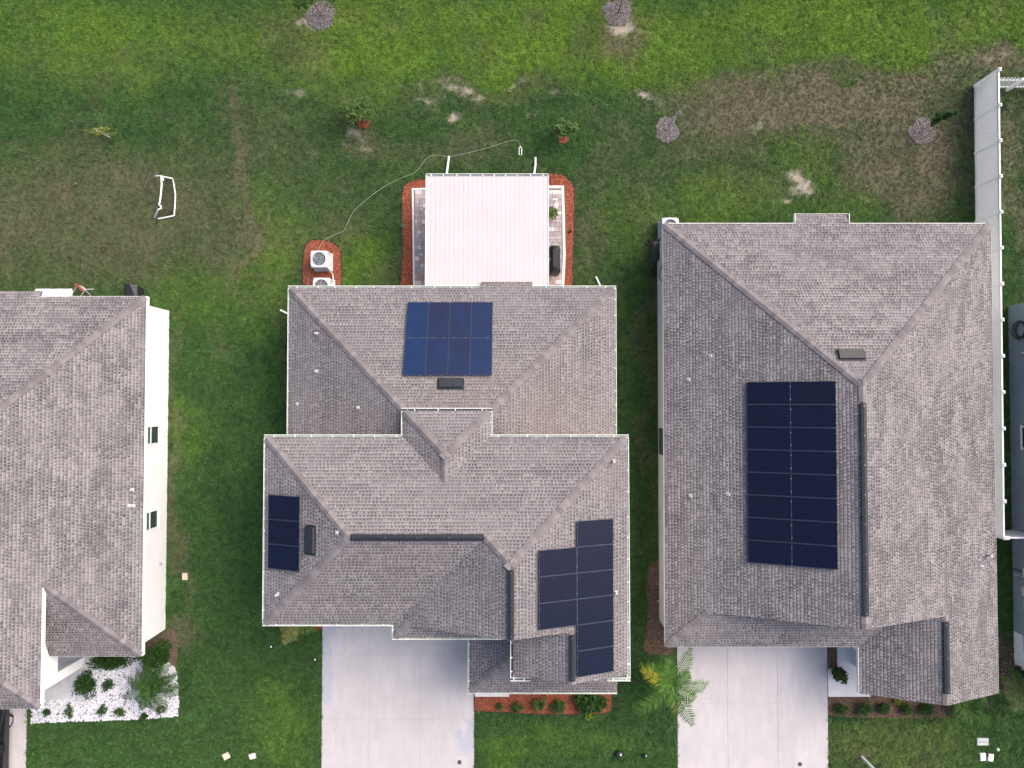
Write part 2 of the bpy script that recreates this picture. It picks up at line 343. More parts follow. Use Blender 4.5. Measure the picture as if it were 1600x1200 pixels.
def lawn_mat(name, inst):
    m = bpy.data.materials.new(name); m.use_nodes = True; nt = m.node_tree
    b = nt.nodes['Principled BSDF']; b.inputs['Roughness'].default_value = 0.8; b.inputs['Specular IOR Level'].default_value = 0.15
    at = node(nt, 'ShaderNodeAttribute', attribute_name='wear')
    if inst: at.attribute_type = 'INSTANCER'
    sp = nt.nodes.new('ShaderNodeSeparateColor'); nt.links.new(at.outputs['Color'], sp.inputs[0])
    g = mixc(nt, mrange(nt, noise(nt, 0.7, 4), 0.35, 0.65), (0.036, 0.083, 0.027), (0.051, 0.107, 0.033))
    c = mixc(nt, sp.outputs[1], g, (0.108, 0.194, 0.027))
    c = mixc(nt, sp.outputs[0], c, (0.122, 0.113, 0.076))
    c = mixc(nt, sp.outputs[2], c, (0.35, 0.31, 0.285))
    c = mixc(nt, mrange(nt, noise(nt, 2.6, 4, 0.65), 0.52, 0.72, 0, 0.45), c, mixc(nt, 1.0, c, (1.45, 1.35, 1.05), 'MULTIPLY'))
    c = mixc(nt, mrange(nt, noise(nt, 1.5, 4, 0.65), 0.55, 0.75, 0, 0.5), c, mixc(nt, 1.0, c, (0.62, 0.74, 0.75), 'MULTIPLY'))
    if inst:
        rn = node(nt, 'ShaderNodeAttribute', attribute_name='rnd', attribute_type='INSTANCER')
        c = mixc(nt, mrange(nt, rn.outputs['Fac'], 0.0, 1.0, 0.0, 1.0), mixc(nt, 1.0, c, (1.85, 1.8, 1.6), 'MULTIPLY'), mixc(nt, 1.0, c, (0.5, 0.54, 0.54), 'MULTIPLY'))
    else:
        c = mixc(nt, mrange(nt, noise(nt, 11, 5, 0.75), 0.3, 0.7, 0, 0.75), mixc(nt, 1.0, c, (1.25, 1.2, 1.1), 'MULTIPLY'), mixc(nt, 1.0, c, (0.56, 0.59, 0.59), 'MULTIPLY'))
        bn = nt.nodes.new('ShaderNodeBump'); bn.inputs['Strength'].default_value = 0.7; bn.inputs['Distance'].default_value = 0.04
        nt.links.new(noise(nt, 22, 4, 0.7), bn.inputs['Height']); nt.links.new(bn.outputs[0], b.inputs['Normal'])
    nt.links.new(c, b.inputs['Base Color']); return m
def build_lawn():
    xs = np.concatenate([[-600,-200,-90,-50,-34], np.arange(-29,29.01,.14), [34,50,90,200,600]])
    ys = np.concatenate([[-600,-200,-90,-40,-26], np.arange(-21,23.01,.14), [28,40,90,200,600]])
    X, Y = np.meshgrid(xs, ys); nx, ny = len(xs), len(ys)
    Z = (fbm(X,Y,3.0,5)-.5)*0.02-0.01
    v = np.stack([X.ravel(),Y.ravel(),Z.ravel()],1)
    i = (np.arange(ny-1)[:,None]*nx+np.arange(nx-1)[None,:]).ravel()
    f = np.stack([i,i+1,i+nx+1,i+nx],1)
    me = bpy.data.meshes.new('lawn'); me.from_pydata(v.tolist(), [], f.tolist())
    d, b, s = wear(X.ravel(), Y.ravel())
    a = me.attributes.new('wear', 'FLOAT_COLOR', 'POINT')
    a.data.foreach_set('color', np.stack([d,b,s,np.ones_like(d)],1).astype(np.float32).ravel())
    me.materials.append(lawn_mat('turf_soil', False)); me.update()
    me.polygons.foreach_set('use_smooth', [True]*len(me.polygons))
    o = bpy.data.objects.new('lawn', me); link(o, None, 'structure'); return o
build_lawn()
KEEP = []          # polygons where no grass grows (paving, beds, pads, house footprints)
def keepout(poly): KEEP.append([(p[0], p[1]) for p in poly])
def rect(x0, x1, y0, y1): return [(x0,y0),(x1,y0),(x1,y1),(x0,y1)]

# ------------------------------------------------------------------ driveways
def driveway(label_mat, xs, ys, skip=()):
    o = B().box(xs[0]+.01, xs[-1]-.01, ys[0]+.01, ys[-1]-.01, -0.06, 0.018).build('driveway', M_PAD, None, 'structure')
    for i in range(len(xs)-1):
        for j in range(len(ys)-1):
            B().bev(xs[i]+.006, xs[i+1]-.006, ys[j]+.006, ys[j+1]-.006, -0.05, 0.03, 0.006).build('slab', label_mat, o)
    keepout(rect(xs[0], xs[-1], ys[0], ys[-1])); return o
dwC = conc_mat('driveway_concrete', [(-9.53,1,-15.2,-11.0,.95),(-1.89,-1,-17.7,-15.75,1.35)])
dwR = conc_mat('driveway_concrete_worn', [])
driveway(dwC, [-9.53,-7.16,-4.6,-1.89], [-22.5,-19.1,-15.87,-12.66,-9.4])
driveway(dwR, [8.28,10.8,13.3,15.82], [-22.5,-20.0,-15.1,-11.0])
driveway(dwR, [-30.5,-27.4,-24.3], [-24,-20.6,-16.15,-12.5])

# ------------------------------------------------------------------ roofs
PITCH = 5/12.0
class Plane:
    def __init__(s, e, up, ze, pitch=PITCH):
        s.e = Vector((e[0],e[1])); s.up = Vector(up); s.ze = ze; s.p = pitch; s.sec = math.sqrt(1+pitch*pitch)
        s.side = Vector((s.up.y,-s.up.x)); s.n = Vector((-s.up.x*pitch,-s.up.y*pitch,1)).normalized()
    def z(s, x, y): return s.ze+s.p*((x-s.e.x)*s.up.x+(y-s.e.y)*s.up.y)
    def pt(s, x, y, h=0.0): return Vector((x,y,s.z(x,y)))+s.n*h
    def uv(s, x, y): d = Vector((x,y))-s.e; return d.dot(s.side), d.dot(s.up)*s.sec
    def at(s, u, v, h=0.0):
        q = s.e+s.side*u+s.up*(v/s.sec); return Vector((q.x,q.y,s.ze+s.p*v/s.sec))+s.n*h
    def hit(s, px, py, h=0.0):
        d = Vector(ray(px,py)); o = Vector((0,0,HGT)); q = Vector((s.e.x,s.e.y,s.ze))+s.n*h
        return o+d*((q-o).dot(s.n)/d.dot(s.n))
EXPO = 0.145
rng = np.random.RandomState(3)
def lay_shingles(pl, poly, seed, contrast, stains):
    "courses of laminated shingles: a lapped strip, its butt edge with shadow painted into the tone, and per-tab laminations of their own tone"
    uv = [pl.uv(*p) for p in poly]; n = len(uv)
    vmin, vmax = min(p[1] for p in uv), max(p[1] for p in uv); brk = sorted(p[1] for p in uv)
    V, F, T, S = [], [], [], []
    def spans(v):
        xs = []
        for i in range(n):
            (a,b),(c,d) = uv[i], uv[(i+1)%n]
            if (b > v) != (d > v): xs.append(a+(v-b)*(c-a)/(d-b))
        xs.sort(); return [(xs[i],xs[i+1]) for i in range(0,len(xs)-1,2)]
    k = 0; v = vmin; r = random.Random(seed)
    lat = np.random.RandomState(seed).rand(64,64)
    def big(u, kk, cu, ck):
        a, b = u/cu+200, kk/ck+200; i, j = int(a), int(b); a -= i; b -= j; i %= 63; j %= 63
        return (lat[i,j]*(1-a)+lat[i+1,j]*a)*(1-b)+(lat[i,j+1]*(1-a)+lat[i+1,j+1]*a)*b
    ulo, uhi = min(p[0] for p in uv), max(p[0] for p in uv); patchy = max(0.0, contrast-.9)
    while v < vmax-0.004:
        feats = []; vt = v+EXPO; u = ulo-0.3+(k%2)*0.085+0.05*r.random()
        while u < uhi:
            g = .5*big(u,k,.95,2.6)+.5*big(u+7,k+3,.34,1.5); g2 = big(u,k,3.1,5.0); p = 0.150*(1+.22*(r.random()-.5))
            two = patchy*(.26 if g+.30*(r.random()-.5) > .52 else -.26)
            st_ = big(u,k,1.3,.8)-.5
            base = .66+.45*(g-.5)*(1+patchy)*.6+.20*(g2-.5)+.22*st_+(.14+.30*patchy)*(r.random()-.5)+two*.45
            feats.append((u,u+p,0,1,.022,.008,base,.012))
            wd = p*(.50+.28*r.random())
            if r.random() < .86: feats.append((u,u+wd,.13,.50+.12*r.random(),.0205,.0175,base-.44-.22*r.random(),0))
            if r.random() < .40+.25*patchy: feats.append((u+wd,u+p,.10,.97,.028,.015,base+.14+.12*r.random(),.007))
            u += p
        feats.append((ulo-1,uhi+1,-.02,.17,.0245,.0235,.13+.12*r.random(),.004))  # shadow line under each lap, painted in as a dark tone
        cuts = [v]+[q for q in brk if v+.004 < q < min(vt,vmax)-.004]+[min(vt,vmax)]
        for va_, vb_ in zip(cuts, cuts[1:]):
            s0, s1 = spans(va_+1e-5), spans(vb_-1e-5)
            if len(s0) != len(s1): continue
            for (l0,r0),(l1,r1) in zip(s0, s1):
                def edge(vv): t = (vv-va_)/(vb_-va_); return l0+(l1-l0)*t, r0+(r1-r0)*t
                for a, b, f0, f1, h0, h1, tone, skirt in feats:
                    if b < min(l0,l1) or a > max(r0,r1): continue
                    qa, qb = v+EXPO*f0, v+EXPO*f1; ca, cb = max(qa,va_), min(qb,vb_)
                    if cb-ca < .002: continue
                    ha = h0+(h1-h0)*(ca-qa)/(qb-qa); hb = h0+(h1-h0)*(cb-qa)/(qb-qa)
                    L0, R0 = edge(ca); L1, R1 = edge(cb)
                    a0, b0, a1, b1 = min(max(a,L0),R0), max(min(b,R0),L0), min(max(a,L1),R1), max(min(b,R1),L1)
                    if b0-a0 < .003 and b1-a1 < .003: continue
                    m = len(V); V.extend((pl.at(a0,ca,ha), pl.at(b0,ca,ha), pl.at(b1,cb,hb), pl.at(a1,cb,hb)))
                    F.append((m,m+1,m+2,m+3)); T.append(min(1,max(0,tone))); st = 0.0; x, y = V[m].x, V[m].y
                    for sx, sy, sr, ss in stains: st = max(st, ss*max(0.0, 1-math.hypot(x-sx,y-sy)/sr))
                    st *= .55+.9*r.random(); S.append(st)
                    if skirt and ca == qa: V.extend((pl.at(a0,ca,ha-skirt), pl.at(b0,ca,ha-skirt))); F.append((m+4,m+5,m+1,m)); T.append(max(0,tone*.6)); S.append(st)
        v += EXPO; k += 1
    return V, F, T, S
def slope(roof, pl, poly, seed, contrast=1.0, thick=0.11, stains=()):
    g = org(roof)
    n = len(poly); area = sum(poly[i][0]*poly[(i+1)%n][1]-poly[(i+1)%n][0]*poly[i][1] for i in range(n))
    if area < 0: poly = poly[::-1]
    top = [pl.pt(x,y) for x,y in poly]; bot = [p-Vector((0,0,thick)) for p in top]
    d = B(); d.add(top+bot, [tuple(range(n)), tuple(range(2*n-1,n-1,-1))]+[(n+i, n+(i+1)%n, (i+1)%n, i) for i in range(n)])
    d.build('deck', M_DECK, roof)
    V, F, T, S = lay_shingles(pl, poly, seed, contrast, stains)
    me = mesh_from('shingles', [p-g for p in V], F, M_SHINGLE, tone=T, extra={'stain': S})
    o = link(bpy.data.objects.new('shingles', me), roof, 'stuff'); ORG[o.name] = g.copy()
def caps(roof, a, b, p1, p2, w=0.17, step=0.23):
    "overlapping cap shingles from a (low) to b (high) along a hip or ridge between two slopes"
    a, b = Vector(a), Vector(b); d = (b-a); L = d.length; d.normalize()
    up = (p1.n+p2.n).normalized(); ws = []
    for p in (p1, p2):
        q = p.n.cross(d).normalized(); mid = (a+b)*.5+q*.3
        if mid.z > p.z(mid.x, mid.y)+.02 or q.z > 0.02: q = -q
        ws.append(q)
    if (ws[0]-ws[1]).length < 0.5: ws[1] = -ws[1]
    if ws[0].cross(d).dot(up) < 0: ws = ws[::-1]
    ln = step*1.25; v = []
    for dz in (0.0, -0.012):
        for t, h in ((0, 0.056), (ln, 0.040)):
            v += [d*t+up*(h+dz)+ws[0]*w, d*t+up*(h+dz+.012), d*t+up*(h+dz)+ws[1]*w]
    f = [(0,1,4,3),(1,2,5,4),(9,10,7,6),(10,11,8,7),(6,7,1,0),(7,8,2,1),(0,3,9,6),(5,2,8,11),(3,4,10,9),(4,5,11,10)]
    me = mesh_from('hip_cap', v, f, M_CAP); k = 0.0
    while k < L-0.03:
        place('hip_cap', me, roof, a+d*k); k += step
def gutter(parent, p0, p1, out, spacing=0.85, wd=0.13, dark=False):
    "open trough along an eave; p0, p1 are on its outer lip"
    p0, p1, out = Vector(p0), Vector(p1), Vector((out[0],out[1],0)); d = (p1-p0).normalized(); L = (p1-p0).length
    def bar(bb, o0, o1, z0, z1, e0=0.0, e1=0.0):
        v = []
        for z in (z0, z1):
            for t, o in ((-e0,o0),(L+e1,o0),(L+e1,o1),(-e0,o1)): v.append(p0+d*t+out*o+Vector((0,0,z)))
        fs = [(3,2,1,0),(4,5,6,7),(0,1,5,4),(1,2,6,5),(2,3,7,6),(3,0,4,7)]
        if d.cross(out).z < 0: fs = [q[::-1] for q in fs]
        bb.add(v, fs)
    lip = B(); bar(lip, -0.026, 0, -0.11, 0.0); bar(lip, -wd-.02, -wd, -0.11, 0.005)
    gt = lip.build('gutter', M_GUT, parent)
    tr = B(); bar(tr, -wd, -0.026, -0.10, -0.05); tr.build('trough', M_DARKMET if dark else M_TROUGH, gt)
    hb = B(); c, s = abs(d.x), abs(d.y); vx = (0.02, wd*.5) if c > s else (wd*.5, 0.02)
    hb.box(-vx[0], vx[0], -vx[1], vx[1], -0.014, 0.006); me = mesh_from('hanger', hb.v, hb.f, M_WHITE)
    n = max(1, int(L/spacing)); r = random.Random(int(L*1000))
    for i in range(n):
        t = (i+.5+.3*(r.random()-.5))*L/n
        place('hanger', me, gt, p0+d*t-out*(wd*.5))
    return gt
def ridge_vent(parent, a, b, w=0.13):
    a, b = Vector(a), Vector(b); d = (b-a).normalized(); s = d.cross(Vector((0,0,1))).normalized(); v = []
    for t in (a, b): v += [t-s*w+Vector((0,0,.012)), t-s*w*.96+Vector((0,0,.065)), t+Vector((0,0,.095)), t+s*w*.96+Vector((0,0,.065)), t+s*w+Vector((0,0,.012))]
    bb = B(); bb.add(v, [(i,i+5,i+6,i+1) for i in range(4)]+[(0,1,2,3,4),(9,8,7,6,5),(4,9,5,0)])
    o = bb.build('ridge_vent', M_VENT, parent)
    n = int((b-a).length/1.2)
    sb = B(); sb.box(-.012,.012,-.012,.012,0,.012); me = mesh_from('screw', sb.v, sb.f, M_ALU)
    for i in range(n+1): place('screw', me, o, a+d*(0.12+i*((b-a).length-.24)/max(1,n))+Vector((0,0,.088)))
def box_vent(parent, pl, px, py, lu, lv):
    c = pl.hit(px, py, 0.05); u, v = pl.uv(c.x, c.y); bb = B(); vs = []
    for (du, dv, h) in ((-1,-1,.03),(1,-1,.03),(1,1,.03),(-1,1,.03),(-.94,-1,.15),(.94,-1,.15),(.9,.75,.10),(-.9,.75,.10)): vs.append(pl.at(u+du*lu/2, v+dv*lv/2, h))
    bb.add(vs, [(3,2,1,0),(4,5,6,7),(0,1,5,4),(1,2,6,5),(2,3,7,6),(3,0,4,7)])
    o = bb.build('box_vent', M_VENT, parent)
    f = B(); vs = [pl.at(u+a*lu*.55, v+b*lv*.62, h) for h in (.018,.036) for a,b in ((-1,-.86),(1,-.86),(1,1),(-1,1))]
    f.add(vs, [(3,2,1,0),(4,5,6,7),(0,1,5,4),(1,2,6,5),(2,3,7,6),(3,0,4,7)]); f.build('flange', M_VENT, o)
def pipe_vent(parent, pl, px, py, r=0.045, h=0.30, m=None):
    c = pl.hit(px, py, 0.15); b0 = Vector((c.x, c.y, pl.z(c.x,c.y)))
    bb = B().tube([b0-Vector((0,0,.05)), b0+Vector((0,0,h))], r, 10); o = bb.build('vent_pipe', m or M_LEAD, parent)
    u, v = pl.uv(c.x, c.y); f = B()
    vs = [pl.at(u+a*q, v+b*q, hh) for hh, q in ((.03,.075),(.045,.055)) for a,b in ((-1,-1),(1,-1),(1,1),(-1,1))]
    f.add(vs, [(3,2,1,0),(4,5,6,7),(0,1,5,4),(1,2,6,5),(2,3,7,6),(3,0,4,7)]); f.build('flashing', M_LEAD, o)
def solar(parent, pl, px, py, cols, rows, w, h, skip=(), gap=0.014, cells=None):
    "array whose corner (lowest u, lowest v) is seen at px, py; w along the eave, h up the slope"
    c = pl.hit(px, py, 0.14); u0, v0 = pl.uv(c.x, c.y)
    u0 -= 0; h0, h1 = 0.10, 0.14
    corr = pl.at(u0, v0, .14)-c                                   # the ray met the raised sheet; bring the base point under it
    dq = Vector((corr.x, corr.y)); u0 -= dq.dot(pl.side); v0 -= dq.dot(pl.up)*pl.sec
    for i in range(cols):
        for j in range(rows):
            if (i,j) in skip: continue
            a, b = u0+i*(w+gap), v0+j*(h+gap)
            def ring(i_, z): return [pl.at(a+i_,b+i_,z), pl.at(a+w-i_,b+i_,z), pl.at(a+w-i_,b+h-i_,z), pl.at(a+i_,b+h-i_,z)]
            fb = B(); vs = ring(0,h0)+ring(0,h1)+ring(.012,h1)+ring(.012,h1-.006)
            fb.add(vs, [(3,2,1,0)]+[(k*4+q,k*4+(q+1)%4,k*4+4+(q+1)%4,k*4+4+q) for k in range(3) for q in range(4)])
            fr = fb.build('solar_panel', M_FRAME, parent)
            gb = B(); gb.add(ring(.012,h1-.005), [(0,1,2,3)]); go = gb.build('glass', cells or M_SOLAR, fr)
            uvl = go.data.uv_layers.new(name='UVMap'); land = w > h
            for li, q in enumerate(((0,0),(1,0),(1,1),(0,1))): uvl.data[li].uv = (q[1], q[0]) if land else q
            cb = B()
            for du, dv in (((w*.22, h+gap/2), (w*.78, h+gap/2)) if not land else ((w+gap/2, h*.5), (w*.5, h+gap/2))):
                q = pl.at(a+du, b+dv, h1+.004); cb.box(q.x-.016,q.x+.016,q.y-.016,q.y+.016,q.z-.03,q.z+.008)
            cb.build('clamp', M_CLAMP, fr)
def window(parent, x, y0, y1, z0, z1, face, glass=(None, None)):
    "sliding window in a wall of constant x; face = +1 looks to +x"
    f = B(); t = 0.05
    for a, b, c, d in ((y0,y1,z0,z0+t),(y0,y1,z1-t,z1),(y0,y0+t,z0+t,z1-t),(y1-t,y1,z0+t,z1-t),(y0+t,y1-t,(z0+z1)/2-t/2,(z0+z1)/2+t/2)):
        f.box(x-.03, x+.045, a, b, c, d)
    o = f.build('window', M_WHITE, parent); zm = (z0+z1)/2
    B().box(x-.02, x+.012, y0+t, y1-t, zm+t/2, z1-t).build('pane', glass[0] or M_GLASSG, o)
    B().box(x-.02, x+.008, y0+t, y1-t, z0+t, zm-t/2).build('pane', glass[1] or M_GLASS, o)
    B().box(x-.02, x+.09, y0-.06, y1+.06, z0-.09, z0-.002).build('sill', M_WHITE, o)

# ---------------- the middle house
HC = thing('two_storey_house', 'two-storey house with gutters and three roof solar arrays between the neighbours', 'house', (-3, -4, 0))
wallb = B()
wallb.box(-10.15, 4.55, -1.8, 5.1, 0, 2.72); wallb.box(-10.2, 4.6, -9.1, -1.805, 0, 5.58); wallb.box(-4.35, -1.2, -1.8, -0.65, 2.9, 5.57)
wallb.box(-4.72, 4.59, -9.68, -9.105, 0, 5.57); wallb.box(0.28, 4.61, -11.2, -9.685, 0, 5.57)
gz = lambda x: 5.7+PITCH*(5.02-abs(x+.05))
wallb.add([(-4.6,-9.15,5.6),(4.5,-9.15,5.6),(4.5,-9.15,gz(4.5)-.13),(-.05,-9.15,gz(-.05)-.13),(-4.6,-9.15,gz(-4.6)-.13),
           (-4.6,-9.05,5.6),(4.5,-9.05,5.6),(4.5,-9.05,gz(4.5)-.13),(-.05,-9.05,gz(-.05)-.13),(-4.6,-9.05,gz(-4.6)-.13)],
          [(0,1,2,3,4),(9,8,7,6,5),(0,4,9,5),(1,6,7,2),(4,3,8,9),(3,2,7,8)])
g2 = lambda x: 5.7+PITCH*(2.52-abs(x-2.45))
wallb.add([(0.3,-11.2,5.6),(4.6,-11.2,5.6),(4.6,-11.2,g2(4.6)-.13),(2.45,-11.2,g2(2.45)-.13),(.3,-11.2,g2(.3)-.13),
           (0.3,-11.1,5.6),(4.6,-11.1,5.6),(4.6,-11.1,g2(4.6)-.13),(2.45,-11.1,g2(2.45)-.13),(.3,-11.1,g2(.3)-.13)],
          [(0,1,2,3,4),(9,8,7,6,5),(0,4,9,5),(1,6,7,2),(4,3,8,9),(3,2,7,8)])
wallb.build('wall', M_STUCCO, HC)
gd = B()
for k in range(4): gd.box(-8.9, -5.3, -9.15, -9.10, 0.04+k*.56, 0.04+k*.56+.54)
gd.build('garage_door', M_WHITE, HC)
fd = B().box(1.2, 2.2, -11.25, -11.2, 0.1, 2.2).build('front_door', M_DARKMET, HC); B().tube([(2.1,-11.3,1.0),(2.1,-11.24,1.0)], .03, 8).build('handle', M_ALU, fd)
for y in (-4.2, -7.2): window(HC, 4.6, y-.6, y+.6, 3.9, 5.0, 1)
for y in (3.0, -5.0): window(HC, 4.56 if y > 0 else 4.61, y-.6, y+.6, 1.0, 2.2, 1)
rC = bpy.data.objects.new('roof', None); rC.parent = HC; COL.objects.link(rC); ORG[rC.name] = ORG[HC.name]
G = 0.12                                                        # shingle edge stops short of the gutter's lip
ZL, ZU = 2.85, 5.70
lN = Plane((0,5.44),(0,-1),ZL); lW = Plane((-10.49,0),(1,0),ZL); lE = Plane((4.88,0),(-1,0),ZL)
uN = Plane((0,-1.39),(0,-1),ZU); uW = Plane((-10.56,0),(1,0),ZU); uS = Plane((0,-9.47),(0,1),ZU); uE = Plane((4.97,0),(-1,0),ZU)
u2 = Plane((-5.07,0),(1,0),ZU); u3 = Plane((-.07,0),(1,0),ZU); pS = Plane((0,-10.04),(0,1),ZU)
bN = Plane((0,-.26),(0,-1),ZU); bW = Plane((-4.72,0),(1,0),ZU); bE = Plane((-.84,0),(-1,0),ZU)
eS = Plane((0,-13.47),(0,1),ZL); eW = Plane((-2.04,0),(1,0),ZL)
ST = [(1.5,-0.6,3.6,.26),(-1.5,.4,2.6,.22),(4.2,-2.2,2.4,.25),(-4.5,-1.6,2.2,.15),(3.5,-8.2,1.6,.22)]
slope(rC, lN, [(-10.37,5.32),(-1.44,5.32),(-1.44,5.62),(.95,5.62),(.95,5.32),(4.76,5.32),(-1.21,-.65),(-4.4,-.65)], 1, .8, stains=ST)
slope(rC, lW, [(-10.37,5.32),(-4.40,-.65),(-4.40,-1.85),(-10.37,-1.85)], 2, .8, stains=ST)
slope(rC, lE, [(4.76,5.32),(4.76,-1.85),(-1.21,-1.85),(-1.21,-.65)], 3, .8, stains=ST)
slope(rC, uN, [(-10.44,-1.51),(-4.60,-1.51),(-2.78,-3.33),(-.96,-1.51),(4.85,-1.51),(-.05,-6.41),(-1.03,-5.43),(-6.52,-5.43)], 4, .75)
slope(rC, uW, [(-10.44,-1.51),(-6.52,-5.43),(-10.44,-9.35)], 5, .75)
slope(rC, uS, [(-10.44,-9.35),(-6.52,-5.43),(-1.03,-5.43),(-4.95,-9.35)], 6, .75)
slope(rC, u2, [(-4.95,-9.92),(-4.42,-9.39),(-.05,-9.39),(-.05,-6.41),(-1.03,-5.43),(-4.95,-9.35)], 7, .75)
slope(rC, pS, [(-4.95,-9.92),(-.15,-9.92),(-.15,-9.17),(-4.20,-9.17)], 8, .75)
slope(rC, uE, [(4.85,-1.51),(4.85,-11.5),(2.45,-11.5),(2.45,-9.39),(-.05,-9.39),(-.05,-6.41)], 9, .75, stains=ST)
slope(rC, u3, [(.05,-9.16),(2.45,-9.16),(2.45,-11.5),(.05,-11.5)], 10, .75)
slope(rC, bN, [(-4.60,-.38),(-.96,-.38),(-2.78,-2.2)], 11, .75)
slope(rC, bW, [(-4.60,-.38),(-2.78,-2.2),(-2.78,-3.33),(-4.60,-1.51)], 12, .75)
slope(rC, bE, [(-.96,-.38),(-.96,-1.51),(-2.78,-3.33),(-2.78,-2.2)], 13, .75)
slope(rC, eS, [(-1.92,-13.35),(4.83,-13.35),(4.83,-11.22),(.21,-11.22)], 14, .75)
slope(rC, eW, [(-1.92,-13.35),(.21,-11.22),(.21,-9.7),(-1.92,-9.7)], 15, .75)
caps(rC, lN.pt(-10.34,5.29), lN.pt(-4.45,-.6), lN, lW); caps(rC, lN.pt(4.73,5.29), lN.pt(-1.16,-.6), lN, lE)
caps(rC, uN.pt(-10.41,-1.54), uN.pt(-6.52,-5.43), uN, uW); caps(rC, uS.pt(-10.41,-9.32), uS.pt(-6.52,-5.43), uS, uW)
caps(rC, uN.pt(4.82,-1.54), uN.pt(-.05,-6.41), uN, uE); caps(rC, uN.pt(-1.03,-5.43), uN.pt(-.05,-6.41), uN, u2)
caps(rC, bN.pt(-4.57,-.41), bN.pt(-2.78,-2.2), bN, bW); caps(rC, bN.pt(-.99,-.41), bN.pt(-2.78,-2.2), bN, bE)
caps(rC, bW.pt(-2.78,-3.3), bW.pt(-2.78,-2.2), bW, bE, .16); caps(rC, pS.pt(-4.92,-9.89), pS.pt(-4.42,-9.39), pS, u2)
caps(rC, eS.pt(-1.89,-13.32), eS.pt(.18,-11.25), eS, eW)
caps(rC, uE.pt(-.05,-6.95), uE.pt(-.05,-6.45), uE, u2); caps(rC, uE.pt(2.45,-11.5), uE.pt(2.45,-11.3), uE, u3)
ridge_vent(HC, uN.pt(-6.45,-5.43,.02), uN.pt(-1.12,-5.43,.02)); ridge_vent(HC, uE.pt(-.05,-6.62,.02), uE.pt(-.05,-9.33,.02)); ridge_vent(HC, uE.pt(2.45,-9.5,.02), uE.pt(2.45,-11.36,.02))
# rake boards
rk = B()
for pl, x0, x1, y in ((u2,-4.42,-.05,-9.39),(uE,-.05,2.4,-9.39),(u3,.02,2.45,-11.5),(uE,2.45,4.0,-11.5)):
    a, b = pl.pt(x0,y), pl.pt(x1,y)
    rk.add([a+Vector((0,.05,-.26)),b+Vector((0,.05,-.26)),b+Vector((0,.05,-.115)),a+Vector((0,.05,-.115)),a+Vector((0,.02,-.26)),b+Vector((0,.02,-.26)),b+Vector((0,.02,-.115)),a+Vector((0,.02,-.115))],
           [(0,1,2,3),(7,6,5,4),(0,4,5,1),(3,2,6,7),(0,3,7,4),(1,5,6,2)])
rk.build('rake_board', M_WHITE, HC)
zl, zu = ZL+.03, ZU+.03
gutter(HC, (-10.49,5.44,zl), (-1.46,5.44,zl), (0,1)); gutter(HC, (.97,5.44,zl), (4.88,5.44,zl), (0,1))
gutter(HC, (-10.49,5.30,zl), (-10.49,-1.5,zl), (-1,0)); gutter(HC, (4.88,5.30,zl), (4.88,-1.5,zl), (1,0))
gutter(HC, (-10.56,-1.39,zu), (-4.59,-1.39,zu), (0,1)); gutter(HC, (-.97,-1.39,zu), (4.97,-1.39,zu), (0,1))
gutter(HC, (-4.72,-1.38,zu), (-4.72,-.40,zu), (-1,0), .5); gutter(HC, (-4.72,-.26,zu), (-.84,-.26,zu), (0,1), dark=True); gutter(HC, (-.84,-.40,zu), (-.84,-1.38,zu), (1,0), .5)
gutter(HC, (-10.56,-1.53,zu), (-10.56,-9.33,zu), (-1,0)); gutter(HC, (4.97,-1.53,zu), (5.0,-11.64,zu), (1,0))
gutter(HC, (-10.56,-9.47,zu), (-4.94,-9.47,zu), (0,-1)); gutter(HC, (-5.07,-9.48,zu), (-5.07,-9.9,zu), (-1,0), .4)
gutter(HC, (-5.07,-10.04,zu), (-.09,-10.04,zu), (0,-1)); gutter(HC, (-.07,-9.95,zu), (-.07,-11.64,zu), (-1,0), .5, dark=True)
gutter(HC, (-.07,-11.78,zu), (.78,-11.78,zu), (0,-1), .4, dark=True); gutter(HC, (4.02,-11.78,zu), (5.0,-11.78,zu), (0,-1), .4)
gutter(HC, (-2.04,-9.9,zl), (-2.04,-13.33,zl), (-1,0)); gutter(HC, (-2.04,-13.47,zl), (4.85,-13.47,zl), (0,-1))
# eave returns at the south corners
er = B().box(4.05,4.86,-11.66,-11.52,ZU-.2,ZU-.03).box(.05,.76,-11.66,-11.52,ZU-.2,ZU-.03); er.build('eave_return', M_DECK, HC)
box_vent(HC, lN, 704, 600, 1.08, .46); box_vent(HC, uW, 485, 844, 1.12, .44)
for px, py in ((494,521),(494,580),(559,637)): pipe_vent(HC, lW, px, py)
pipe_vent(HC, uW, 525.5, 833, .03, .2); pipe_vent(HC, uW, 433, 929, .06, .3); pipe_vent(HC, uE, 959, 721, .055, .32); pipe_vent(HC, uE, 963, 927, .045, .25)
pipe_vent(HC, lW, 463, 631, .012, .12)
solar(HC, lN, 770, 472, 4, 2, .968, 1.85, cells=M_SOLARSKY)
solar(HC, uW, 419.5, 773, 3, 1, 1.015, 1.62)
solar(HC, uE, 959, 1049, 6, 2, 1.042, 1.70, skip=((0,1),(1,1),(5,1)))
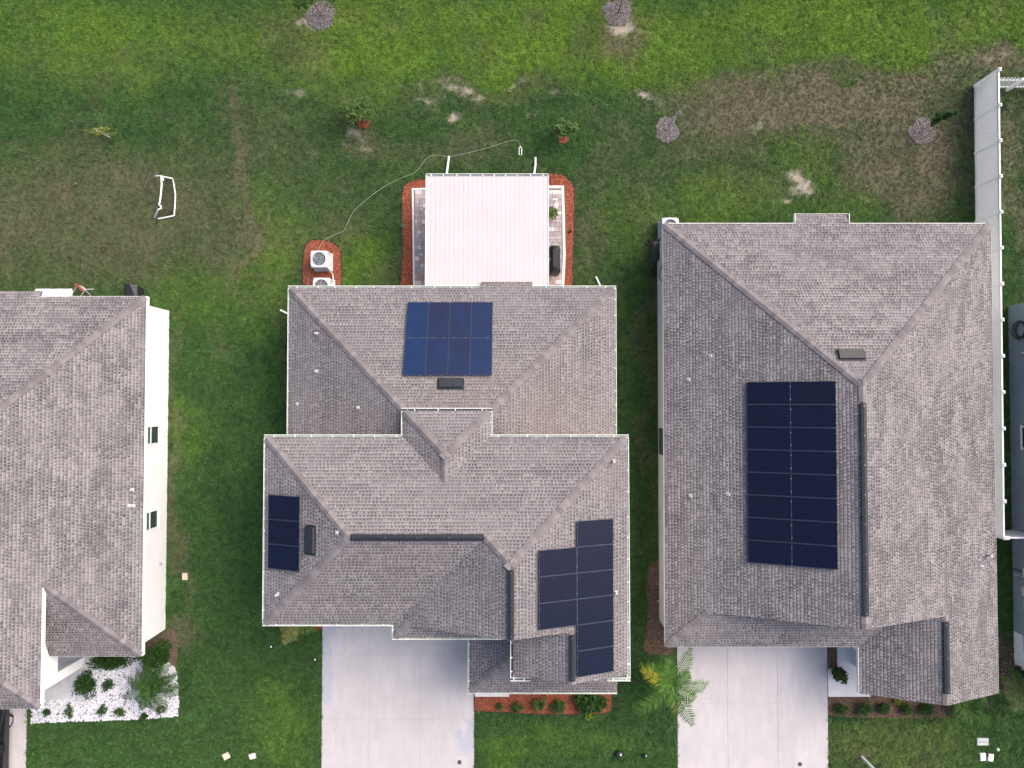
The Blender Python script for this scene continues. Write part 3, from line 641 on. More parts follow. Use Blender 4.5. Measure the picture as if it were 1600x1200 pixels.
# downspout ends lying on the turf
for pts in ([(449,490,.1),(438,484.5,.08)], [(938,447,.1),(931,432,.08)]):
    B().tube([P(px,py,z) for px,py,z in pts], .05, 8).build('downspout_end', M_WHITE, HC)
for x, y, z1 in ((-10.22,4.9,2.8),(4.62,4.9,2.8),(-10.27,-9.0,5.6),(4.68,-9.3,5.6)):
    B().box(x-.04,x+.04,y-.05,y+.05,.05,z1).build('downspout', M_WHITE, HC)
keepout(rect(-10.15,4.6,-9.1,5.1)); keepout(rect(-4.7,4.6,-11.2,-9)); 
pad = B().box(-1.86,-.15,-14.74,-9.7,-.05,.09); pad.box(-.15,2.4,-12.9,-11.21,-.05,.088)
pad.build('porch_slab', M_CONC, HC); keepout(rect(-1.88,2.4,-14.0,-9.7))

# ---------------- the right-hand house
HR = thing('single_storey_house', 'long single-storey grey-roofed house right of centre with a sixteen-panel solar array', 'house', (15, -2, 0))
wb = B(); wb.box(7.39, 22.15, -10.95, 8.05, 0, 2.73); wb.box(17.0, 22.17, -13.1, -10.955, 0, 2.74)
gz = lambda x: 2.85+PITCH*(7.67-abs(x-14.775))
wb.add([(8.9,-9.25,2.9),(20.6,-9.25,2.9),(20.6,-9.25,gz(20.6)-.13),(14.775,-9.25,gz(14.775)-.13),(8.9,-9.25,gz(8.9)-.13),
        (8.9,-9.1,2.9),(20.6,-9.1,2.9),(20.6,-9.1,gz(20.6)-.13),(14.775,-9.1,gz(14.775)-.13),(8.9,-9.1,gz(8.9)-.13)],
       [(0,1,2,3,4),(9,8,7,6,5),(0,4,9,5),(1,6,7,2),(4,3,8,9),(3,2,7,8)])
gw = lambda x: 2.85+PITCH*(3.21-abs(x-19.24))
wb.add([(17.0,-13.1,2.7),(22.1,-13.1,2.7),(22.1,-13.1,gw(22.1)-.13),(19.24,-13.1,gw(19.24)-.13),(17,-13.1,gw(17)-.13),
        (17.0,-13.0,2.7),(22.1,-13.0,2.7),(22.1,-13.0,gw(22.1)-.13),(19.24,-13.0,gw(19.24)-.13),(17,-13.0,gw(17)-.13)],
       [(0,1,2,3,4),(9,8,7,6,5),(0,4,9,5),(1,6,7,2),(4,3,8,9),(3,2,7,8)])
wb.build('wall', M_GREYW, HR)
gd = B()
for k in range(4): gd.box(9.3, 14.6, -11.0, -10.955, 0.04+k*.56, 0.04+k*.56+.54)
gd.build('garage_door', M_WHITE, HR)
rR = bpy.data.objects.new('roof', None); rR.parent = HR; COL.objects.link(rR); ORG[rR.name] = ORG[HR.name]
rN = Plane((0,8.37),(0,-1),2.85); rW = Plane((7.1,0),(1,0),2.85); rE = Plane((22.45,0),(-1,0),2.85); rP = Plane((0,-11.3),(0,1),2.85); rX = Plane((16.03,0),(1,0),2.85)
slope(rR, rN, [(7.1,8.37),(13.32,8.37),(13.32,8.87),(15.84,8.87),(15.84,8.37),(22.45,8.37),(14.775,.695)], 21, 1.5)
slope(rR, rW, [(7.1,8.37),(14.775,.695),(14.775,-9.52),(8.88,-9.52),(7.1,-11.3)], 22, 1.3)
slope(rR, rE, [(22.45,8.37),(22.45,-13.45),(19.24,-13.45),(19.24,-9.52),(14.775,-9.52),(14.775,.695)], 23, 1.6)
slope(rR, rP, [(7.1,-11.3),(16.03,-11.3),(18.06,-9.27),(9.13,-9.27)], 24, 1.2)
slope(rR, rX, [(16.03,-11.3),(16.03,-13.45),(19.24,-13.45),(19.24,-9.27),(18.06,-9.27)], 25, 1.3)
caps(rR, rN.pt(7.13,8.34), rN.pt(14.775,.695), rN, rW); caps(rR, rN.pt(22.42,8.34), rN.pt(14.775,.695), rN, rE)
caps(rR, rP.pt(7.13,-11.27), rP.pt(8.88,-9.52), rP, rW)
caps(rR, rE.pt(14.775,.0), rE.pt(14.775,.72), rE, rW); caps(rR, rE.pt(14.775,-9.5), rE.pt(14.775,-9.1), rE, rW)
caps(rR, rE.pt(19.24,-13.42), rE.pt(19.24,-13.1), rE, rX); caps(rR, rE.pt(19.24,-9.7), rE.pt(19.24,-9.5), rE, rX)
ridge_vent(HR, rE.pt(14.775,-.05,.02), rE.pt(14.775,-8.95,.02)); ridge_vent(HR, rE.pt(19.24,-9.75,.02), rE.pt(19.24,-12.9,.02))
box_vent(HR, rN, 1330, 555, 1.15, .46)
fa = B()
fa.box(7.07,7.098,-11.3,8.37,2.70,2.85); fa.box(22.452,22.48,-13.45,8.37,2.70,2.85); fa.box(7.1,13.29,8.372,8.40,2.70,2.85); fa.box(15.87,22.45,8.372,8.40,2.70,2.85)
fa.box(13.29,13.318,8.37,8.87,2.62,2.83); fa.box(15.842,15.87,8.37,8.87,2.62,2.83); fa.box(13.318,15.842,8.872,8.9,2.5,2.64); fa.box(7.1,16.0,-11.328,-11.302,2.70,2.85); fa.box(16.0,16.028,-13.45,-11.302,2.68,2.87)
fa.build('fascia', M_WHITE, HR)
rk = B()
for pl, x0, x1, y in ((rW,8.88,14.775,-9.52),(rE,14.775,19.2,-9.52),(rX,16.03,19.24,-13.45),(rE,19.24,22.45,-13.45)):
    a, b = pl.pt(x0,y), pl.pt(x1,y)
    rk.add([a+Vector((0,.05,-.26)),b+Vector((0,.05,-.26)),b+Vector((0,.05,-.115)),a+Vector((0,.05,-.115)),a+Vector((0,.02,-.26)),b+Vector((0,.02,-.26)),b+Vector((0,.02,-.115)),a+Vector((0,.02,-.115))],
           [(0,1,2,3),(7,6,5,4),(0,4,5,1),(3,2,6,7),(0,3,7,4),(1,5,6,2)])
rk.build('rake_board', M_WHITE, HR)
for px, py in ((1111,556),(1077,593)): pipe_vent(HR, rW, px, py, .035, .25)
for px, py in ((1080,775),(1139,773)): pipe_vent(HR, rW, px, py, .035, .25)
pipe_vent(HR, rE, 1547, 868, .06, .3); pipe_vent(HR, rE, 1538, 887, .025, .2)
solar(HR, rW, 1166.5, 597, 8, 2, .985, 1.80)
B().box(7.36,7.39,-2.6,-1.3,.3,1.9).build('meter_panel', M_DARKMET, HR)
for y in (-9.0,-9.85): B().tube([(7.38,y,.55),(7.26,y,.55),(7.22,y-.06,.42)], .03, 8).build('wall_spigot', M_ALU, HR)
cb = B().tube([(7.37,7.1,2.3),(7.36,6.9,1.6),(7.36,6.55,.9),(7.35,6.2,.6),(7.34,5.9,1.4)], .018, 6); cb.build('wall_cable', M_BLACK, HR)
# porch with its post
pc = B().box(16.3,16.65,-11.75,-11.4,.1,2.7); pc.build('porch_post', M_STUCCOW, HR)
pb = B().box(16.25,17.0,-11.3,-10.96,2.35,2.69); pb.box(16.3,16.6,-13.2,-11.76,2.4,2.68); pb.build('porch_beam', M_STUCCOW, HR)
ps = B().box(16.3,17.9,-13.35,-10.96,-.05,.10); ps.build('porch_slab', M_CONC, HR); keepout(rect(16.2,17.9,-13.35,-10.96))
wk = B().box(15.84,17.95,-14.76,-13.36,-.05,.05).build('path', M_CONC, None, 'structure'); keepout(rect(15.84,17.95,-14.76,-13.36))
keepout(rect(7.39,22.17,-13.1,8.05))

# ---------------- the left-hand house
HL = thing('single_storey_house', 'white-walled house at the left edge with two narrow side windows under the eave', 'house', (-24, -3, 0))
XE = -17.13
kN = Plane((0,4.92),(0,-1),2.85); kE = Plane((XE,0),(-1,0),2.85); kS = Plane((0,-11.73),(0,1),2.85); kWs = Plane((-32.27,0),(1,0),2.85); kF = Plane((0,-13.49),(0,1),kE.z(-20.78,0))
rL = bpy.data.objects.new('roof', None); rL.parent = HL; COL.objects.link(rL); ORG[rL.name] = ORG[HL.name]
slope(rL, kE, [(XE,4.92),(XE,-11.73),(-20.78,-8.08),(-20.78,-13.49),(-24.7,-9.57),(-24.7,-2.65)], 31, 1.6)
slope(rL, kN, [(XE,4.92),(-22.12,4.92),(-22.12,5.2),(-32.27,5.2),(-24.7,-2.65)], 32, 1.6)
slope(rL, kS, [(XE,-11.73),(-20.78,-8.08),(-21.38,-7.5),(-21.38,-11.73)], 33, 1.3)
slope(rL, kF, [(-20.78,-13.49),(-24.7,-9.57),(-28.62,-13.49)], 34, 1.3)
slope(rL, kWs, [(-32.27,4.92),(-24.7,-2.65),(-24.7,-9.57),(-28.62,-13.49),(-32.27,-13.49)], 35, 1.3)
caps(rL, kE.pt(XE-.03,4.89), kE.pt(-24.7,-2.65), kN, kE); caps(rL, kE.pt(XE-.03,-11.7), kE.pt(-20.75,-8.11), kS, kE)
caps(rL, kE.pt(-20.81,-13.46), kE.pt(-24.7,-9.57), kF, kE)
wb = B(); wb.box(-31.9,-17.41,-9.2,4.62,0,2.72); wb.box(-20.0,-17.415,-11.41,-9.205,0,2.71)
zt = kE.z(-20.78,0)-.16
wb.box(-21.6,-21.4,-9.6,-9.205,0,zt); wb.box(-21.6,-21.4,-12.75,-9.6,2.2,zt); wb.box(-21.6,-21.4,-13.2,-12.75,0,zt); wb.box(-28.2,-23.4,-13.2,-9.21,0,zt); wb.box(-23.395,-21.605,-13.19,-13.0,2.2,zt); wb.box(-23.395,-21.605,-9.6,-9.4,0,zt)
wb.build('wall', M_STUCCOW, HL)
window(HL, -17.41, -2.05, -1.15, .95, 2.55, 1); window(HL, -17.41, -6.15, -5.25, .95, 2.55, 1)
fa = B(); fa.box(XE+.002,XE+.075,-11.73,4.94,2.68,2.85); fa.box(-22.1,XE,4.922,4.95,2.70,2.85); fa.box(-20.778,-20.70,-13.49,-8.0,zt,zt+.16); fa.box(-21.38,XE,-11.76,-11.732,2.7,2.85)
fa.box(-28.6,-20.78,-13.52,-13.492,zt,zt+.16); fa.build('fascia', M_WHITE, HL)
sf = B().box(-21.39,-20.78,-13.45,-8.0,zt-.03,zt-.001); sf.build('soffit', M_WHITE, HL)
for px, py, r in ((204,766,.045),(199,791,.02),(206,791,.02)): pipe_vent(HL, kE, px, py, r, .22)
B().tube([(-17.42,-8.0,.7),(-17.30,-8.0,.7)], .05, 8).build('wall_spigot', M_ALU, HL)
ps = B().box(-23.39,-19.4,-13.05,-9.61,-.05,.09); ps.box(-23.39,-21.65,-14.2,-13.052,-.05,.088); ps.build('porch_slab', M_PAD, HL); keepout(rect(-23.6,-19.4,-13.2,-9.2)); keepout(rect(-23.6,-21.6,-14.3,-13.1))
keepout(rect(-31.9,-17.41,-11.4,4.62)); keepout(rect(-28.2,-20.0,-13.2,-9))
PATHL = [P(*p)[:2] for p in ((62,1094.5),(112,1092.5),(112,1062),(125,1044),(100,1050),(62,1080))]; wk = B().prism(PATHL, -.05, .052); wk.build('path', M_PAD, None, 'structure'); keepout(PATHL)

# ---------------- the slate-blue house cut off by the right edge
HF = thing('single_storey_house', 'slate-blue walled house cut off by the right edge beyond the fence', 'house', (30, -4, 0))
wb = B(); wb.box(25.2,38,-11.5,4.88,0,2.72); wb.build('wall', M_STUCCOB, HF)
pw = B(); pw.box(25.2,25.32,-13.2,-11.51,0,.55); pw.box(25.2,27,-13.25,-13.13,0,.55) ; pw.box(25.2,25.45,-13.2,-12.95,.55,2.7); pw.build('porch_wall', M_STUCCOW, HF)
B().box(25.32,30,-13.1,-11.51,-.05,.1).build('porch_slab', M_PAD, HF)
rF = bpy.data.objects.new('roof', None); rF.parent = HF; COL.objects.link(rF); ORG[rF.name] = ORG[HF.name]
fW = Plane((25.0,0),(1,0),2.85); fN = Plane((0,5.1),(0,-1),2.85); fS = Plane((0,-13.4),(0,1),2.85)
for s_, (pl, poly) in enumerate(((fW, [(25.0,5.1),(32.0,-1.9),(32.0,-6.4),(25.0,-13.4)]), (fN, [(25.0,5.1),(39,5.1),(32,-1.9)]), (fS, [(25.0,-13.4),(32,-6.4),(39,-13.4)]))): slope(rF, pl, poly, 41+s_, 1.3)
window(HF, 25.16, -2.3, -1.2, .9, 2.3, -1)
mb = B().bev(25.0,25.2,-8.55,-8.15,1.0,1.7,.02); mo = mb.build('meter_box', M_GREYMET, HF)
B().box(25.08,25.2,-9.5,-9.1,.8,1.5).build('meter_box', M_LIDP, HF); B().box(25.1,25.2,-10.2,-9.7,.9,1.3).build('meter_box', M_GREYMET, HF)
B().tube([(25.12,-8.6,.3),(25.12,-8.6,1.0),(25.12,-10.9,1.0)], .03, 8).build('conduit', M_GREYMET, HF)
B().tube([(25.1,-8.35,.95),(25.1,-8.35,.05)], .03, 8).build('conduit', M_BLACK, HF)
hb = B()
for k, (ry, rz, c0) in enumerate(((.42,.42,1.0),(.36,.36,1.06),(.47,.40,.95),(.40,.46,.9))):
    hb.tube([(25.14-.03*k, 3.55+ry*math.cos(a*math.pi/10), c0+rz*math.sin(a*math.pi/10)) for a in range(21)], .022, 6)
ho = hb.build('hose_coil', M_BLACK, None); tag(ho, 'coiled black hose hung on the slate-blue wall', 'hose')
B().box(25.14,25.2,2.4,2.46,1.0,1.5).build('wall_tag', M_WHITE, HF)
keepout(rect(25.2,40,-13.3,4.88))
ch = thing('patio_chair', 'black patio chair on the porch at the right edge', 'chair', (25.75,-12.1,.1))
B().box(25.5,26.0,-12.4,-11.85,.5,.56).build('seat', M_BLACK, ch); B().box(25.94,26.0,-12.4,-11.85,.56,1.05).build('backrest', M_BLACK, ch)
for x in (25.53,25.97):
    for y in (-12.37,-11.88): B().tube([(x,y,.1),(x,y,.5)], .02, 6).build('leg', M_BLACK, ch)
for y in (-12.4,-11.85): B().box(25.5,26.0,y-.03,y+.03,.72,.76).build('armrest', M_BLACK, ch)

# ------------------------------------------------------------------ vinyl fence
def fence_run(name, label, pts, posts, hgt=1.83, m=M_VINYL, side=(-1,0)):
    a, b = Vector(pts[0]), Vector(pts[1]); t = thing(name, label, 'fence', a); d = (b-a); L = d.length; d.normalize(); q = Vector((-d.y,d.x,0))
    pm = B().box(-.065,.065,-.065,.065,0,hgt+.06); pme = mesh_from('post', pm.v, pm.f, m)
    cm = B().lathe((0,0,0), [(.0,0),(.12,0),(.12,.03),(.02,.09)], 4); cme = mesh_from('cap', cm.v, cm.f, M_WHITE)
    ang = math.atan2(d.y, d.x); step = L/posts
    for i in range(posts+1):
        po = place('post', pme, t, a+d*step*i, ang); ORG[po.name] = a+d*step*i
        c = bpy.data.objects.new('cap', cme); c.location = (0,0,hgt+.06); c.rotation_euler = (0,0,math.pi/4); link(c, po)
    def obox(bb, s0, s1, w0, w1, z0, z1):
        v = [a+d*s+q*wd+Vector((0,0,z)) for z in (z0,z1) for s,wd in ((s0,w0),(s1,w0),(s1,w1),(s0,w1))]
        bb.add(v, [(3,2,1,0),(4,5,6,7),(0,1,5,4),(1,2,6,5),(2,3,7,6),(3,0,4,7)])
    for i in range(posts):
        s0, s1 = i*step+.066, (i+1)*step-.066
        mm = m[i] if isinstance(m, list) else m
        pb = B(); nb = 8; wd = (s1-s0)/nb
        for k in range(nb): obox(pb, s0+k*wd+.0015, s0+(k+1)*wd-.0015, -.018, .018, .12, hgt-.08)
        po = pb.build('panel', mm, t)
        r1 = B(); obox(r1, s0, s1, -.035, .035, hgt-.08, hgt+.01); r1.build('top_rail', M_WHITE, po)
        r2 = B(); obox(r2, s0, s1, -.035, .035, .03, .12); r2.build('bottom_rail', mm, po)
    return t
fence_run('vinyl_fence', 'long white vinyl privacy fence running beside the right-hand house', [(23.68,16.15,0),(23.54,-6.5,0)], 13)
fence_run('vinyl_fence', 'short vinyl fence closing the gap to the slate-blue house', [(23.68,-6.5,0),(25.18,-6.5,0)], 1)
pf = thing('picket_fence', 'white open picket fence at the top right corner', 'fence', (23.8,16.0,0))
y = 16.02
for z in (.25,1.0): B().box(23.78,30,y-.02,y+.02,z-.04,z+.04).build('rail', M_VINYL, pf)
pm = B().box(-.025,.025,-.012,.012,.08,1.2); pme = mesh_from('picket', pm.v, pm.f, M_VINYL)
for i in range(34): place('picket', pme, pf, (23.9+i*.175, y+.033, 0))
for i in range(3):
    po = B().box(25.3+i*2.0-.05,25.4+i*2.0,y-.13,y-.021,0,1.3).build('post', M_VINYL, pf)

# ------------------------------------------------------------------ patio, cover and beds
def bed(name, poly, mbase, mchip, nchip, size, z=0.03, edge=True, seed=0, holes=(), stone=False):
    o = B().prism(poly, -.06, z).build(name, mbase, None, 'structure'); keepout(poly)
    r = random.Random(seed); xs = [p[0] for p in poly]; ys = [p[1] for p in poly]; bb = B(); k = 0
    while k < nchip:
        x, y = r.uniform(min(xs),max(xs)), r.uniform(min(ys),max(ys))
        if not inside(x, y, poly): k += .15; continue
        if any(inside(x,y,h) for h in holes): k += .3; continue
        k += 1
        a = r.uniform(0,6.283); c, s = math.cos(a), math.sin(a)
        if stone:
            L = size*r.uniform(.6,1.25); W = L*r.uniform(.6,.9); H = L*r.uniform(.35,.6); zz = z+r.uniform(-.01,.02)
            pts = [(L,0,H*.4),(L*.4,W,H*.3),(-L*.6,W*.8,H*.5),(-L,-W*.1,H*.35),(-L*.3,-W,H*.45),(L*.6,-W*.7,H*.3),(L*.25,W*.2,H),(-L*.35,-.1*W,H*.95)]
            v = [(x+(px*c-py*s)*.5, y+(px*s+py*c)*.5, zz+pz) for px,py,pz in pts]
            f = [(0,1,6),(1,2,7,6),(2,3,7),(3,4,7),(4,5,6,7),(5,0,6)]
            n = len(v); v += [(p[0],p[1],z-.03) for p in v[:6]]; f += [(i,n+i,n+(i+1)%6,(i+1)%6) for i in range(6)]
            bb.add(v, f, r.random())
        else:
            L, W = size*r.uniform(.5,1.4), size*r.uniform(.2,.4); t = r.uniform(-.3,.3)*L; zz = z+.004+r.random()*.02
            v = [(x+(px*c-py*s), y+(px*s+py*c), zz+q) for px,py,q in ((-L/2,-W/2,0),(L/2,-W/2,t),(L/2,W/2,t+.006),(-L/2,W/2,.006))]
            v += [(p[0],p[1],p[2]-.012) for p in v]; bb.add(v, [(0,1,2,3),(0,4,5,1),(1,5,6,2),(2,6,7,3),(3,7,4,0)], r.random())
    bb.build('stones' if stone else 'mulch_chips', mchip, o, 'stuff')
    if edge:
        eb = B(); n = len(poly)
        eb.tube([(p[0],p[1],.03) for p in poly]+[(poly[0][0],poly[0][1],.03)], .035, 6, cap=False); eb.build('edging', M_EDGE, o)
    return o
def inside(x, y, poly):
    c = False; n = len(poly); j = n-1
    for i in range(n):
        xi, yi = poly[i][0], poly[i][1]; xj, yj = poly[j][0], poly[j][1]
        if (yi > y) != (yj > y) and x < (xj-xi)*(y-yi)/(yj-yi)+xi: c = not c
        j = i
    return c
def smoothpoly(px, n=4):
    "closed Catmull-Rom curve through survey points"
    q = [P(*p)[:2] for p in px]; out = []; m = len(q)
    for i in range(m):
        p0, p1, p2, p3 = (Vector(q[(i+k-1)%m]) for k in range(4))
        for s in range(n):
            t = s/n; v = .5*((2*p1)+(p2-p0)*t+(2*p0-5*p1+4*p2-p3)*t*t+(3*p1-p0-3*p2+p3)*t**3); out.append((v.x+random.uniform(-.02,.02), v.y+random.uniform(-.02,.02)))
    return out
patio_poly = [P(*p)[:2] for p in ((645,295),(645.5,340),(647,447),(880,447),(881,400),(879.5,340),(879,292))]
patio_rect = [(-5.0,10.8),(-5.0,5.0),(2.6,5.0),(2.58,10.88)]
bed('mulch_bed', smoothpoly([(634,288),(652,281),(700,276),(800,272),(855,272),(876,273),(891,283),(898,300),(897,340),(896,400),(895,450),(895,458),(800,462),(700,462),(630,462),(626,440),(629,400),(628,340),(629,300)], 3),
    M_REDBED, M_REDCHIP, 9000, .075, edge=True, seed=1, holes=[patio_poly])
bed('mulch_bed', smoothpoly([(483,377),(500,374.5),(519,378),(531,388),(534,402),(534,447),(533,470),(476,470),(474,447),(473,410),(476,390)], 3), M_REDBED, M_REDCHIP, 2200, .07, seed=2)
bed('mulch_bed', [P(*p)[:2] for p in ((741,1060),(741,1111),(790,1113),(850,1116),(900,1116),(935,1116),(950,1113),(956,1105),(957,1060))], M_REDBED, M_REDCHIP, 3400, .07, seed=3, edge=True)
bed('mulch_bed', [P(*p)[:2] for p in ((1293,1089),(1293,1117),(1320,1120),(1380,1121),(1440,1122),(1500,1120),(1500,1060),(1360,1060),(1358,1089))], M_BRNBED, M_BRNCHIP, 3200, .07, seed=4, edge=False)
bed('mulch_bed', [P(*p)[:2] for p in ((1293,1005),(1293,1048),(1309,1048),(1309,1005))], M_BRNBED, M_BRNCHIP, 400, .07, seed=5, edge=False)
bed('mulch_bed', smoothpoly([(1015,882),(1030,880),(1034,900),(1036,960),(1046,990),(1052,1020),(1030,1022),(1007,1018),(1009,985),(1013,950),(1010,920)], 3), M_BRNBED, M_BRNCHIP, 1500, .07, seed=6, edge=False)
bed('stone_bed', [P(*p)[:2] for p in ((50,1102),(62,1097),(62,1060),(112,1050),(140,1036),(220,1010),(271,1040),(277,1052),(280,1100),(278,1119),(200,1124),(50,1129))], M_STONEBED, M_STONE, 8000, .105, z=.03, seed=7, edge=False, stone=True, holes=[PATHL])
bed('soil_bed', smoothpoly([(215,1015),(262,985),(276,990),(277,1035),(262,1046),(200,1040)],3), M_DIRT, M_BRNCHIP, 300, .05, seed=8, edge=False)
bed('mulch_bed', smoothpoly([(1563,1035),(1585,1030),(1600,1034),(1610,1090),(1590,1112),(1572,1095)],3), M_BRNBED, M_GRYCHIP, 700, .06, seed=9, edge=False)
bed('mulch_bed', smoothpoly([(470,955),(503,955),(503,983),(480,984),(440,984),(440,960)],3), M_REDBED, M_REDCHIP, 500, .06, seed=10, edge=False)

# paver patio: kerb, sand, and each paver in the two strips the cover leaves in view
pat = B().prism(patio_poly, -.05, .045).build('patio', M_SAND, None, 'structure')
def curb(pts, wd=.09):
    bb = B()
    for i in range(len(pts)-1):
        a, b = Vector(pts[i]), Vector(pts[i+1]); d = (b-a).normalized(); q = Vector((-d.y,d.x))
        v = [(p+q*o) for p,o in ((a-d*wd*.5,-wd/2),(b+d*wd*.5,-wd/2),(b+d*wd*.5,wd/2),(a-d*wd*.5,wd/2))]
        bb.prism([(k.x,k.y) for k in v], -.02, .075+.001*i)
    bb.build('kerb', M_CONC, pat)
q = [Vector(P(*p)[:2]) for p in ((647,447),(646.5,400),(646,360),(645.5,320),(645,296),(690,295))]; curb(q, .085)
q = [Vector(P(*p)[:2]) for p in ((820,293),(879,292.5),(880.5,340),(881.5,400),(879.5,447))]; curb(q, .13)
pmes = {}
for strip, (x0, x1) in enumerate(((P(647.5,400)[0]+.03, P(666,400)[0]+.28), (P(851,400)[0]-.2, P(878,400)[0]-.02))):
    r = random.Random(20+strip); ytop, ybot = P(700,297)[1]-.02, P(700,447)[1]; yy = ytop
    while yy > ybot:
        rowh = r.choice((.115,.23,.23,.17)); x = x0
        while x < x1-.05:
            wd = min(r.choice((.115,.17,.23,.30)), x1-x)
            if x1-x-wd < .08: wd = x1-x
            mt = r.choices((M_PAVER,M_PAVERL,M_PAVERR),(6,2.4 if yy > ytop-1.4 else 1.0,.9))[0]; key = (round(wd,3), rowh, mt.name)
            if key not in pmes:
                pb = B().bev(-wd/2+.005, wd/2-.005, -rowh/2+.005, rowh/2-.005, -.03, .022, .008); pmes[key] = mesh_from('paver', pb.v, pb.f, mt)
            place('paver', pmes[key], pat, (x+wd/2, yy-rowh/2, .047+r.uniform(-.003,.003))); x += wd
        yy -= rowh

# insulated pan cover
CX0, CX1 = -4.07, 1.71; cz = lambda y: 2.45+(10.83-y)*(.2/5.6)
PC = thing('patio_cover', 'pale ribbed aluminium patio cover on posts behind the middle house', 'patio cover', (-1.2,8,0))
npan = 26; pw = (CX1-CX0)/npan
def pan(x0, x1):
    bb = B(); ya, yb = 5.24, 10.72; prof = [(x0+.0025,-.07),(x0+.0025,.004),(x0+.010,.004),(x0+.014,0),(x1-.014,0),(x1-.010,.004),(x1-.0025,.004),(x1-.0025,-.07)]
    v = [(x,ya,cz(ya)+z) for x,z in prof]+[(x,yb,cz(yb)+z) for x,z in prof]; n = len(prof)
    return bb.add(v, [(i,i+1,n+i+1,n+i) for i in range(n-1)]+[tuple(range(n-1,-1,-1)), tuple(range(n,2*n)), (7,0,8,15)])
pb = pan(-pw/2, pw/2); pme = mesh_from('roof_pan', pb.v, pb.f, M_COVER)
for i in range(npan): place('roof_pan', pme, PC, (CX0+pw*(i+.5), 0, 0))
sb = B()
for x in (CX0-.03, CX1-.03+.03):
    sb.add([(x,5.24,cz(5.24)-.12),(x+.03,5.24,cz(5.24)-.12),(x+.03,10.8,cz(10.8)-.12),(x,10.8,cz(10.8)-.12),(x,5.24,cz(5.24)+.03),(x+.03,5.24,cz(5.24)+.03),(x+.03,10.8,cz(10.8)+.03),(x,10.8,cz(10.8)+.03)],
           [(3,2,1,0),(4,5,6,7),(0,1,5,4),(1,2,6,5),(2,3,7,6),(3,0,4,7)])
sb.build('side_fascia', M_WHITE, PC)
gutter(PC, (CX0-.03,10.86,cz(10.8)+.02), (CX1+.03,10.86,cz(10.8)+.02), (0,1), .58, .11, dark=True)
bm = B().box(CX0+.1,CX1-.1,10.1,10.25,2.2,2.38); bm.build('beam', M_WHITE, PC)
for x in (CX0+.3, -1.2, CX1-.3): B().box(x-.06,x+.06,10.12,10.23,.02,2.2).build('post', M_WHITE, PC)
for pts in ([(697.5,275,.3),(699,262,.1),(701.5,244,.08)], [(834,275,.3),(836.5,258,.1),(836.5,246,.08)]):
    B().tube([P(px,py,z) for px,py,z in pts], .055, 8).build('downspout_end', M_WHITE, PC)

